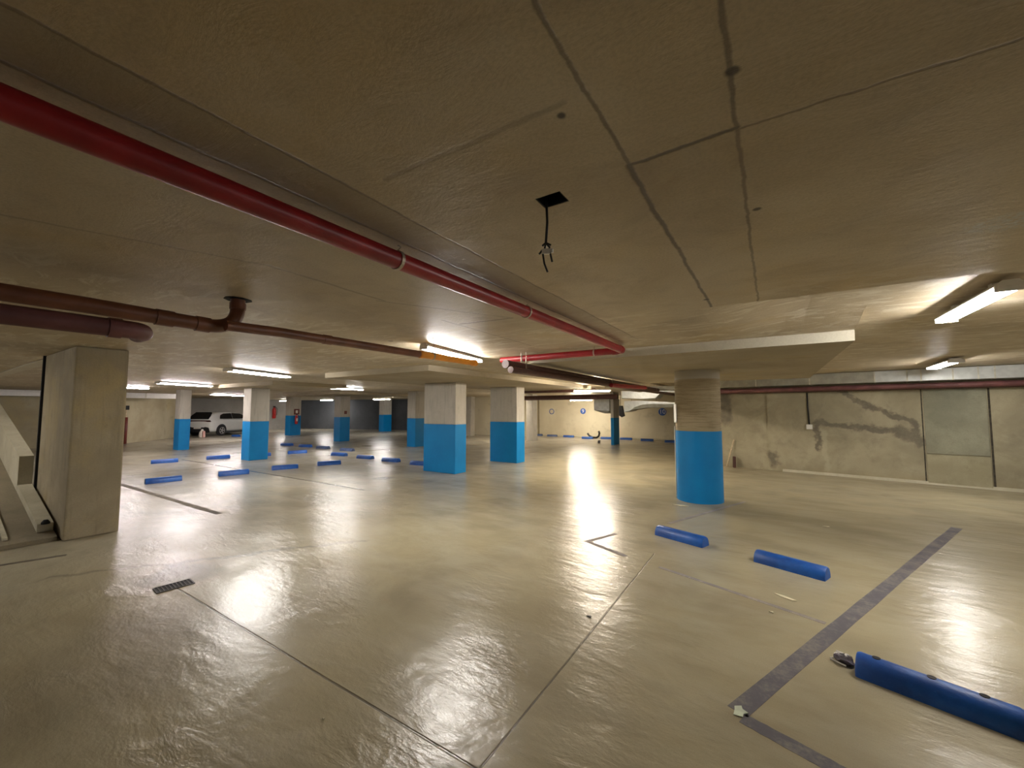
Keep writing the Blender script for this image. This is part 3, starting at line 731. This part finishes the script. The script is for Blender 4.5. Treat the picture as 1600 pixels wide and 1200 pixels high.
def fy(u, v, z, zc, label, L=1.3, ang=90, **k):
    c = at(u, v, z); r = math.radians(ang); d = Vector((math.cos(r), math.sin(r), 0))*L/2
    return fixture(c-d, c+d, zc, label, None, **k)
fy(362, 618.5, 2.32, ZC, 'rosy lamp seen just over the roof of the white car', 2.4, 110, mat='tube_pink', wide=.2)
fy(196, 606, 2.335, ZC, 'small lamp end showing past the edge of the wide tan pier', 1.3, 100, mat='tube_pink')
fy(447, 627, 2.12, ZC-.001, 'small far lamp left of the column with the extinguisher', 1.3, 40) if False else None
def hung(u, v, y, label, L=1.3, ang=10, mat='tube'):
    c = aty(u, v, y); r = math.radians(ang); d = Vector((math.cos(r), math.sin(r), 0))*L/2
    o = fixture(Vector((c.x, c.y, 0))-d, Vector((c.x, c.y, 0))+d, c.z+.06, label, None, mat=mat)
    if c.z+.06 < ZC-.01:
        for s in (-.35, .35): obj('hanger', tubepath(bmesh.new(), [(s*L, 0, -.01), (s*L, 0, ZC-c.z-.061)], .006, 6), M['clamp'], o)
hung(447, 626.5, 16.5, 'small far lamp just left of the column with the extinguisher', 1.1, 20)
hung(511, 625.5, 19.0, 'far lamp before the dark wall, left of the call-point column', 1.2, 15)
hung(597, 624.0, 17.5, 'far lamp above the smallest blue-based column', 1.3, 15)
fx(914, 590, 944, 598, 2.335, ZC, 'lamp between the dark pipes before the far duct', L=1.5, mat='tube_warm')
hung(925, 611, 12.4, 'warm blurred lamp between the two dark cross pipes', 1.2, 12, 'tube_warm')
hung(908, 625.5, 20.2, 'lowest far lamp, close to the back wall', 1.2, 8, 'tube_warm')
hung(788, 622.5, 17.4, 'added far lamp hidden behind the shaded square column to light the cream wall', 1.2, 12, 'tube_warm')  # unseen lamp added to brighten the cream wall
# unseen lamps: a fill lamp added at the right, one inferred over the ramp
for x, y, lab_ in ((5.2, 4.6, 'added fill lamp farther right in the higher bay, just outside the picture'), (-9.6, -.95, 'ceiling lamp over the ramp, outside the picture to the left')):
    fixture(Vector((x, y-.65, 0)), Vector((x, y+.65, 0)), 2.46 if y > YB+.8 else ZC, lab_, None)

# far left duct
zt_ = 2.385; zb_ = 2.14
o = empty('air_duct', (-25.1, 3, 0)); tag(o, 'pale duct along the top of the far left wall', 'duct')
for i, (a, b) in enumerate(((-1.4, 2.45), (2.45, 3.0), (3.0, 5.8), (5.8, 6.6), (6.6, 8.2))):
    pass
obj('duct_section', B(-.35, .0, -.9, .75, zb_, zt_, bev=.01), M['housing'], o)
obj('duct_section', B(-.35, .0, .78, 2.9, zb_, zt_, bev=.01), M['housing'], o)
obj('flange', B(-.36, .012, .745, .785, zb_-.01, zt_), M['flange'], o)
o = empty('air_duct', (-25.1, 6, 0)); tag(o, 'whitish duct box on the far left wall above the round blue mark', 'duct')
obj('duct_section', B(-.35, .0, -.1, .75, zb_, zt_, bev=.01), M['housing'], o); obj('duct_section', B(-.35, .0, .78, 2.0, zb_, zt_, bev=.01), M['housing'], o)
obj('flange', B(-.36, .012, .745, .785, zb_-.01, zt_), M['flange'], o)

# far ducts beside the slim column
def pp(y, *uv): return [aty(u, v, y) for u, v in uv]
o = tag(empty('air_duct', (0, 0, 0)), 'white galvanised duct end left of the slim blue-based column', 'duct')
Y = 19.2
obj('duct_body', prism(bmesh.new(), pp(Y, (928, 623), (952, 623), (952, 642), (928, 641)), (0, 1.6, 0)), M['galv'], o)
obj('underside_panel', prism(bmesh.new(), pp(Y+.02, (928.5, 641.4), (951.5, 642.4), (951.5, 644), (945, 646)), (0, 1.5, 0)), M['galv_dull'], o)
p = aty(940, 630, 19.9); q = aty(940, 623.2, 19.2); obj('hanger', tubepath(bmesh.new(), [(q.x, 19.9, q.z-.01), (q.x, 19.9, ZC-.001)], .01, 6), M['clamp'], o)
o = tag(empty('air_duct', (0, 0, 0)), 'upper kinked galvanised duct between slim column and round column', 'duct')
Y = 15.9
obj('duct_body', prism(bmesh.new(), pp(Y, (971, 611), (983, 611), (1000, 613), (1010, 611), (1060, 610), (1060, 613), (1032, 614), (1024, 622), (1004, 623), (971, 622)), (0, .8, 0)), M['galv'], o)
obj('flange', prism(bmesh.new(), pp(Y-.03, (970.4, 610.6), (971.6, 610.6), (971.6, 622.6), (970.4, 622.6)), (0, .86, 0)), M['flange'], o)
q = aty(990, 612.5, 15.9); obj('hanger', tubepath(bmesh.new(), [(q.x, 16.2, q.z-.03), (q.x, 16.2, ZC-.001)], .01, 6), M['clamp'], o)
o = tag(empty('air_duct', (0, 0, 0)), 'lower curved galvanised duct behind the slim column', 'duct')
Y = 16.8
obj('duct_body', prism(bmesh.new(), pp(Y, (975, 627), (1000, 626), (1020, 627), (1060, 629), (1060, 631.5), (1020, 631), (1004, 632), (992, 636), (984, 642), (975, 644)), (0, 1.0, 0)), M['galv'], o)
obj('underside_panel', prism(bmesh.new(), pp(Y+.05, (986, 640.5), (993, 636.3), (1004, 632.4), (1020, 631.4), (1060, 632), (1060, 636), (1010, 637)), (0, .9, 0)), M['galv_dull'], o)
_lo = o
for uu in (982, 1022):
    q = aty(uu, 627, 16.8); obj('hanger', tubepath(bmesh.new(), [(q.x, 17.2, q.z-.03), (q.x, 17.2, ZC+.025)], .01, 6), M['clamp'], o)
o = tag(empty('air_duct', (0, 0, 0)), 'dull flat duct across the top between the far pipes and the round column', 'duct')
obj('duct_body', prism(bmesh.new(), pp(13.0, (1003, 604), (1060, 603), (1060, 609), (1003, 610)), (0, .09, 0)), M['galv_dull'], o)
# coiled dark hose bag hanging beside the slim column
_x0 = cols['960'][2]; bm = prism(bmesh.new(), pp(cols['960'][3]+.1, (967.2, 634), (972, 634), (974, 644), (975.5, 650), (971, 652), (967.2, 649)), (0, .12, 0))
q = pp(cols['960'][3]+.16, (969.5, 634))[0]; o = tag(empty('hanging_bag', (q.x, q.y, q.z)), 'dark bundle hanging right beside the slim blue-based column', 'bag')
bmesh.ops.translate(bm, vec=-Vector((q.x, q.y, q.z)), verts=bm.verts); obj('bundle', bm, M['cable'], o)
obj('strap', tubepath(bmesh.new(), [(0, 0, -.02), (0, 0, ZC-q.z-.001)], .012, 6), M['cable'], o)

# ------------------------------------------------------------------ emblems painted on walls
def text_mesh(txt, size, depth=.002):
    cu = bpy.data.curves.new('t', 'FONT'); cu.body = txt; cu.size = size; cu.align_x = 'CENTER'; cu.align_y = 'CENTER'; cu.extrude = depth
    t = bpy.data.objects.new('t', cu); COL.objects.link(t)
    dg = bpy.context.evaluated_depsgraph_get(); me = bpy.data.meshes.new_from_object(t.evaluated_get(dg))
    bpy.data.objects.remove(t); return me
def emblem(P, rz, r, label, txt=None, ring=False):
    o = empty('bay_number_sign', P, rz); tag(o, label, 'sign', 'round blue bay marks')
    if ring:
        bm = bmesh.new(); seg = 32; vs = []
        for k in range(seg):
            a = 2*PI*k/seg; vs.append([bm.verts.new((rr_*math.cos(a), yy, rr_*math.sin(a))) for rr_, yy in ((r, 0), (r, -.006), (r*.78, -.006), (r*.78, 0))])
        for k in range(seg):
            for j in range(4): bm.faces.new((vs[k][j], vs[(k+1) % seg][j], vs[(k+1) % seg][(j+1) % 4], vs[k][(j+1) % 4]))
        obj('rim', bm, M['emblem'], o)
    else:
        bm = bmesh.new(); lathe(bm, [(r, 0), (r, -.006)], 32, 'Y'); obj('disc', bm, M['emblem'], o)
    if txt:
        me = text_mesh(txt, r*1.7); me.materials.append(M['emblem'] if ring else M['emblem_white'])
        t = bpy.data.objects.new('numeral', me); COL.objects.link(t); t.parent = o; t.rotation_euler = (PI/2, 0, 0); t.location = (0, -.010, 0)
yw = 22.335
emblem(aty(862, 643, yw), 0, .17, 'hollow blue ring mark on the back wall, leftmost of three', ring=True)
emblem(aty(911, 642.5, yw), 0, .17, 'blue disc with a pale numeral on the back wall, under the far lamps', '9')
emblem(aty(1035, 643.5, yw), 0, .20, 'blue disc numbered on the back wall, right by the round column', '10')
p = atp(235, 632, Vector((-25.9, 6.0, 0)), Vector((-3.2, -3.45, 0)).normalized())
dw = (Vector((-29.3, 9.2, 0))-Vector((-25.85, 6, 0))).normalized(); nw = Vector((dw.y, -dw.x, 0))
if nw.dot(-Vector((-27, 7, 0))) < 0: nw = -nw
p = atp(235, 632, Vector((-25.85, 6.0, 0)), nw)+nw*.012
emblem(p, math.atan2(nw.y, nw.x)+PI/2, .22, 'faded round mark with a small symbol on the far left wall', '2', ring=True)

# ------------------------------------------------------------------ fire extinguishers
def extinguisher(P, face, label, s=1.0):
    o = empty('fire_extinguisher', P, math.atan2(face[1], face[0])); tag(o, label, 'fire extinguisher')
    b = obj('cylinder', lathe(bmesh.new(), [(.06*s, -.28*s), (.085*s, -.25*s), (.085*s, .16*s), (.06*s, .23*s), (.03*s, .25*s), (.03*s, .29*s)], 20, cen=(.09, 0, 0)), M['extred'], o); smooth_angle(b)
    obj('valve', B(.05, .13, -.05*s, .05*s, .29*s, .34*s, bev=.01), M['black_trim'], o)
    obj('hose', tubepath(bmesh.new(), [(.12, .03, .31*s), (.14, .13*s, .22*s), (.13, .13*s, 0), (.13, .11*s, -.12*s)], .016, 8), M['black_trim'], o, smooth=True)
    obj('label', B(.168, .176, -.05*s, .05*s, -.1*s, .08*s, bev=.002), M['trash_white'], o)
    return o
_, x0, x1_, y0, y1 = cols['460']; p = atx(462, 650, x1_)
extinguisher((x1_+.003, p.y, p.z-.22), (1, 0), 'red fire extinguisher mounted on the blue-based column before the light wall', 1.0)
bmm = B(0, .012, -.17, .17, -.17, .17, bev=.004)
p2 = atx(463.5, 643.3, x1_); s_ = empty('extinguisher_sign', (x1_+.003, p2.y, p2.z)); tag(s_, 'dark red round-cornered sign above the extinguisher on the column', 'sign')
obj('plate', bmm, M['dark_red'], s_); obj('symbol', B(.012, .018, -.07, .07, -.09, .09, bev=.002), M['trash_white'], s_)
p = atx(427.5, 645, -34.26)
extinguisher((-34.26, p.y, p.z), (1, 0), 'far red fire extinguisher on the light wall left of the extinguisher column', 1.6)
# dark red standpipe past the pier
a = at(194, 693.5); p = Vector((-25.55, atx(194, 690, -25.55).y, 0)); q = atx(197, 652, -25.6)
o = tag(empty('standpipe', p), 'dark red vertical pipe with black valve, seen past the wide pier', 'pipe')
b = obj('pipe_run', tubepath(bmesh.new(), [(0, 0, 0), (0, 0, q.z)], .09, 12), M['dark_red'], o, smooth=True)
obj('valve', B(-.08, .08, -.1, .1, q.z+.35, q.z+.55, bev=.02), M['cable'], o); obj('stem', tubepath(bmesh.new(), [(0, 0, q.z), (0, 0, q.z+.35)], .035, 8), M['wood'], o)

# ------------------------------------------------------------------ dangling cable in the ceiling opening
bm = bmesh.new()
o = tag(empty('junction_recess', (hole.x, hole.y, ZC)), 'square black hole cut in the ceiling above the dangling cable', 'hole')
w_ = .004
bx0, bx1, by0, by1 = hx0-hole.x+.001, hx1-hole.x-.001, hy0-hole.y+.001, hy1-hole.y-.001
bm = bmesh.new(); box(bm, bx0, bx1, by0, by1, .11, .125); box(bm, bx0, bx0+w_, by0, by1, .002, .11); box(bm, bx1-w_, bx1, by0, by1, .002, .11); box(bm, bx0, bx1, by0, by0+w_, .002, .11); box(bm, bx0, bx1, by1-w_, by1, .002, .11)
obj('box_lining', bm, M['hole'], o)
cw = Vector((hx0+.022, (hy0+hy1)/2+.005, 0)); Ld = CP-Vector((cw.x, cw.y, 0))
def zat(v): return H+(cw.xy.length)*((600-v)/FPX) if False else None
def cz(v):      # height on the cable's vertical for photo row v
    r = ray(857, v); t = cw.xy.length/math.hypot(r.x, r.y); return H+r.z*t
o = tag(empty('dangling_cable', (cw.x, cw.y, cz(380))), 'black cable with bare white connector hanging from the hole in the ceiling', 'cable')
z0 = cz(380)
top, j, l1, l2 = ZC+.08-z0, 0, cz(425)-z0, cz(409)-z0
side = _r*1.0
obj('cable_run', tubepath(bmesh.new(), [Vector((0, 0, top)), side*.004+Vector((0, 0, top*.6)), side*.006+Vector((0, 0, top*.35)), Vector((0, 0, 0))], .0052, 8), M['cable'], o, smooth=True)
obj('connector', B(-.016, .016, -.006, .006, cz(397)-z0, cz(389)-z0, bev=.002), M['white'], o).rotation_euler = (0, 0, YAW)
obj('connector', B(-.006, .006, -.005, .005, cz(395)-z0, cz(389)-z0, bev=.002), M['white'], o).location = side*.022
for pts in ([side*-.012+Vector((0, 0, cz(396)-z0)), side*-.006+Vector((0, 0, cz(412)-z0)), side*.006+Vector((0, 0, l1))],
            [side*.012+Vector((0, 0, cz(388)-z0)), side*.018+Vector((0, 0, cz(398)-z0)), side*.024+Vector((0, 0, l2))],
            [Vector((0, 0, .002)), side*-.014+Vector((0, 0, cz(384)-z0))], [Vector((0, 0, .002)), side*.02+Vector((0, 0, cz(383)-z0))],
            [Vector((0, 0, 0)), side*-.006+Vector((0, 0, cz(391)-z0))], [Vector((0, 0, 0)), side*.016+Vector((0, 0, cz(387)-z0))],
            [side*-.014+Vector((0, 0, cz(391)-z0)), side*-.026+Vector((0, 0, cz(397)-z0))]):
    obj('wire', tubepath(bmesh.new(), pts, .0038, 6), M['cable'], o, smooth=True)

# ------------------------------------------------------------------ drain grate
a = at(272, 916); o = tag(empty('floor_drain', (a.x, a.y, 0)), 'dark iron floor drain grate in the left foreground', 'drain')
L_, W_ = .13, .075; bm = bmesh.new(); box(bm, -W_, W_, -L_, L_, .0005, .002); obj('pit', bm, M['hole'], o)
bm = bmesh.new()
for s in (-1, 1): box(bm, s*W_-.006, s*W_+.006, -L_, L_, .001, .006); box(bm, -W_, W_, s*L_-.006, s*L_+.006, .001, .006)
for k in range(9): yy = -L_+.026*(k+1); box(bm, -W_, W_, yy-.005, yy+.005, .002, .005)
obj('grate', bm, M['grate'], o); o.rotation_euler = (0, 0, -.1)

# ------------------------------------------------------------------ litter
def shard(u, v, pts, mat, label, name='plaster_chip', t=.006, s=1.35):
    c = at(u, v); bm = prism(bmesh.new(), [(x*s, y*s, .0015) for x, y in pts], (0, 0, t)); bmesh.ops.bevel(bm, geom=bm.edges[:], offset=.0012, segments=1, affect='EDGES')
    return tag(obj(name, bm, M[mat], loc=(c.x, c.y, 0)), label, 'debris')
M['chip'] = plain('cream chip', (.62, .56, .38), .7); M['chip_g'] = plain('mint chip', (.55, .60, .45), .7)
shard(1229, 934, [(-.07, .03), (-.01, .015), (.055, -.025), (.03, -.035), (-.03, -.01)], 'chip', 'long cream chip lying below the middle right wheel stop')
shard(1156, 1112, [(-.02, -.035), (.012, -.03), (.012, -.01), (.03, .005), (.008, .016), (.004, .036), (-.02, .02), (-.018, .0)], 'chip_g', 'pale greenish scrap at the lower end of the broad floor line', 'paper_scrap', .004)
shard(1063, 790, [(-.10, 0), (.02, .03), (.10, .01), (.0, -.03)], 'chip', 'cream chip at the foot of the round column')
shard(1291, 823, [(-.03, 0), (.02, .012), (.03, -.01)], 'chip', 'tiny cream chip right of the round column')
shard(1205, 957, [(-.014, 0), (.008, .010), (.014, -.008)], 'chip', 'tiny pale crumb beside the faded violet line')
shard(920, 964, [(-.016, 0), (.008, .014), (.016, -.008)], 'grate', 'small dark crumb near the middle of the foreground floor')
shard(505, 1124, [(-.006, 0), (.004, .005), (.006, -.004)], 'chip', 'tiny pale crumb at the bottom left of centre')
# crumpled wrapper at the near wheel stop
c = at(1318, 1036)
o = tag(empty('crumpled_wrapper', (c.x, c.y, 0)), 'crumpled dark and silver wrapper against the end of the nearest wheel stop', 'litter')
rng = random.Random(5)
def crumple(n, sx, sy, sz, seed):
    r = random.Random(seed); bm = bmesh.new(); bmesh.ops.create_icosphere(bm, subdivisions=2, radius=1)
    for v in bm.verts:
        k = r.uniform(.55, 1.15); v.co = Vector((v.co.x*sx*k, v.co.y*sy*k, max(0.0, v.co.z*k*.5+.5)*sz*2))
    return bm
obj('foil', crumple(0, .042, .036, .020, 2), M['trash'], o)
b = obj('paper', crumple(0, .018, .016, .016, 3), M['trash_white'], o); b.location = (-.012, .016, .012)
b = obj('paper', crumple(0, .013, .018, .012, 8), M['trash_white'], o); b.location = (.012, .012, .016)
o.scale = (1.45, 1.45, 1.3)
for (p, q) in (((-.045, -.002, .006), (.005, -.036, .008)), ((-.045, 0, .008), (-.006, .034, .012)), ((.0, .034, .012), (.024, .016, .014))):
    obj('folded_edge', tubepath(bmesh.new(), [Vector(p), Vector(q)], .0032, 6), M['trash_white'], o)
# black hose curl at the back wall
Yh = 21.3
pts = [aty(u, v, Yh) for u, v in ((918, 677), (921, 681), (926, 683.5), (932, 684), (935.5, 681.5), (936.5, 677), (935.5, 673.5))]
tag(obj('rubber_hose', tubepath(bmesh.new(), [Vector((p.x, p.y, max(p.z, .06))) for p in pts], .055, 8), M['cable'], smooth=True), 'curled black rubber hose standing by the back wall', 'hose')
c = at(936, 693); tag(obj('rubber_scrap', crumple(0, .08, .08, .08, 11), M['cable'], loc=(c.x, c.y, 0)), 'small black lump on the floor left of the slim column', 'litter')

# ------------------------------------------------------------------ white hatchback, seen from its rear right
def car(loc, heading):
    o = tag(empty('car', loc), 'white hatchback parked by the far wall, rear towards the camera', 'car'); o.rotation_euler = (0, 0, heading)
    # x forward, y left. stations: x, zbottom, zshoulder, zroof, half width low, half width roof
    st = [(-2.05, .42, .80, .86, .66, .56), (-1.99, .26, .90, .99, .80, .62), (-1.85, .20, .96, 1.22, .85, .58), (-1.60, .20, .98, 1.40, .875, .58), (-1.1, .20, .985, 1.465, .885, .60), (-.3, .20, .97, 1.48, .885, .61),
          (.35, .20, .95, 1.43, .885, .60), (.75, .20, .94, 1.25, .885, .57), (1.1, .20, .92, .99, .88, .62), (1.6, .20, .84, .90, .86, .60), (1.9, .22, .70, .76, .80, .55), (2.05, .32, .56, .60, .62, .42)]
    bm = bmesh.new(); rings = []
    for x, zb, zs, zr_, wl, wr in st:
        half = [(0, zb), (wl*.80, zb), (wl*.97, zb+.10), (wl, (zb+zs)/2), (wl*.985, zs-.08), (wl*.93, zs), ((wl*.93*.45+wr*.55), zs+(zr_-zs)*.55), (wr*1.06, zr_-(zr_-zs)*.12), (wr*.8, zr_), (0, zr_+.01)]
        ring = half+[(-y, z) for y, z in half[-2:0:-1]]
        rings.append([bm.verts.new((x, y, z)) for y, z in ring])
    n = len(rings[0])
    for i in range(len(rings)-1):
        for k in range(n): bm.faces.new((rings[i][k], rings[i][(k+1) % n], rings[i+1][(k+1) % n], rings[i+1][k]))
    bm.faces.new(rings[0][::-1]); bm.faces.new(rings[-1])
    b = obj('body', bm, M['car_paint'], o, smooth=True); md = b.modifiers.new('sub', 'SUBSURF'); md.levels = 2; md.render_levels = 2
    # dark lower rear bumper
    bm = prism(bmesh.new(), [(-2.07, -.70, .22), (-2.07, .70, .22), (-2.07, .70, .50), (-2.07, .5, .56), (-2.07, -.5, .56), (-2.07, -.70, .50)], (.14, 0, 0)); bmesh.ops.bevel(bm, geom=bm.edges[:], offset=.03, segments=2, affect='EDGES')
    obj('rear_bumper', bm, M['black_trim'], o)
    obj('number_plate', B(-2.085, -2.072, -.23, .23, .44, .53, bev=.004), M['trash_white'], o)
    # rear window, following the tailgate
    bm = prism(bmesh.new(), [(-1.965, -.60, 1.00), (-1.965, .60, 1.00), (-1.80, .60, 1.20), (-1.58, .50, 1.40), (-1.58, -.50, 1.40), (-1.80, -.60, 1.20)], (-.085, 0, .05)); bmesh.ops.bevel(bm, geom=bm.edges[:], offset=.012, segments=2, affect='EDGES')
    obj('rear_window', bm, M['glass'], o)
    bm = prism(bmesh.new(), [(-2.03, -.78, .86), (-2.03, .78, .86), (-2.03, .70, .955), (-2.03, -.70, .955)], (.10, 0, .0)); obj('tail_lamp', bm, M['tail'], o)
    for s in (-1, 1):
        a = .86; bb = .70
        win = [(-1.42, 1.03), (-1.30, 1.25), (-1.05, 1.345), (-.3, 1.375), (.35, 1.33), (.62, 1.20), (.85, 1.02)]
        for (lo, hi, nm) in ((-1.5, -.42, 'side_window'), (-.36, .9, 'side_window')):
            pts = [p for p in win if lo <= p[0] <= hi]
            if hi < 0: pts = [p for p in win if p[0] < -.42]+[(-.42, 1.37), (-.42, 1.02)]
            else: pts = [(-.36, 1.02), (-.36, 1.373)]+[p for p in win if p[0] > -.36]
            def yy(z): return s*(a+(bb-a)*(z-1.0)/.38)
            bm = prism(bmesh.new(), [(x, yy(z), z) for x, z in pts], (0, s*.025, .008)); bmesh.ops.bevel(bm, geom=bm.edges[:], offset=.006, segments=1, affect='EDGES'); obj(nm, bm, M['glass'], o)
        obj('sill', B(-1.0, 1.0, s*.80-.06, s*.80+.06, .14, .24, bev=.02), M['black_trim'], o)
        for wx in (-1.28, 1.27):
            arch = obj('wheel_arch', lathe(bmesh.new(), [(.365, 0), (.365, s*.05)], 28, 'Y', (wx, s*.852, .34)), M['black_trim'], o)
            wb = empty('wheel', (wx, s*.83, .315)); wb.parent = o
            ty = obj('tyre', lathe(bmesh.new(), [(.20, s*-.09), (.29, s*-.09), (.315, s*-.06), (.315, s*.06), (.29, s*.085), (.205, s*.085)], 28, 'Y'), M['tyre'], wb); smooth_angle(ty)
            bm = bmesh.new(); lathe(bm, [(.05, s*.08), (.05, s*.10)], 16, 'Y')
            for k in range(5):
                q = Matrix.Rotation(2*PI*k/5+.3, 4, 'Y'); c2 = bmesh.new(); box(c2, -.03, .03, min(s*.085, s*.098), max(s*.085, s*.098), .03, .20); bmesh.ops.transform(c2, matrix=q, verts=c2.verts)
                mt = bpy.data.meshes.new('x'); c2.to_mesh(mt); c2.free(); bm.from_mesh(mt); bpy.data.meshes.remove(mt)
            seg = 28
            vs = [[bm.verts.new((rr_*math.cos(2*PI*k/seg), s*y_, rr_*math.sin(2*PI*k/seg))) for rr_, y_ in ((.21, .086), (.21, .10), (.185, .10), (.185, .086))] for k in range(seg)]
            for k in range(seg):
                for j in range(4): bm.faces.new((vs[k][j], vs[(k+1) % seg][j], vs[(k+1) % seg][(j+1) % 4], vs[k][(j+1) % 4]))
            obj('rim', bm, M['rim'], wb)
    return o
rw_ = at(345, 680.5)
hd = math.radians(118)
fwd = Vector((math.cos(hd), math.sin(hd), 0)); rt = Vector((fwd.y, -fwd.x, 0))
cc = Vector((rw_.x, rw_.y, 0))+fwd*1.28-rt*.85
car(cc, hd)
c = at(315.5, 683.6)
o = tag(empty('plastic_canister', (c.x, c.y, 0)), 'pale pink canister on the floor behind the white car', 'canister')
b = obj('body', lathe(bmesh.new(), [(.13, 0), (.15, .04), (.14, .30), (.06, .42), (.05, .48)], 16), M['trash_white'], o); smooth_angle(b)
obj('handle', B(.16, .26, -.06, .06, .02, .38, bev=.02), M['pink'], o)
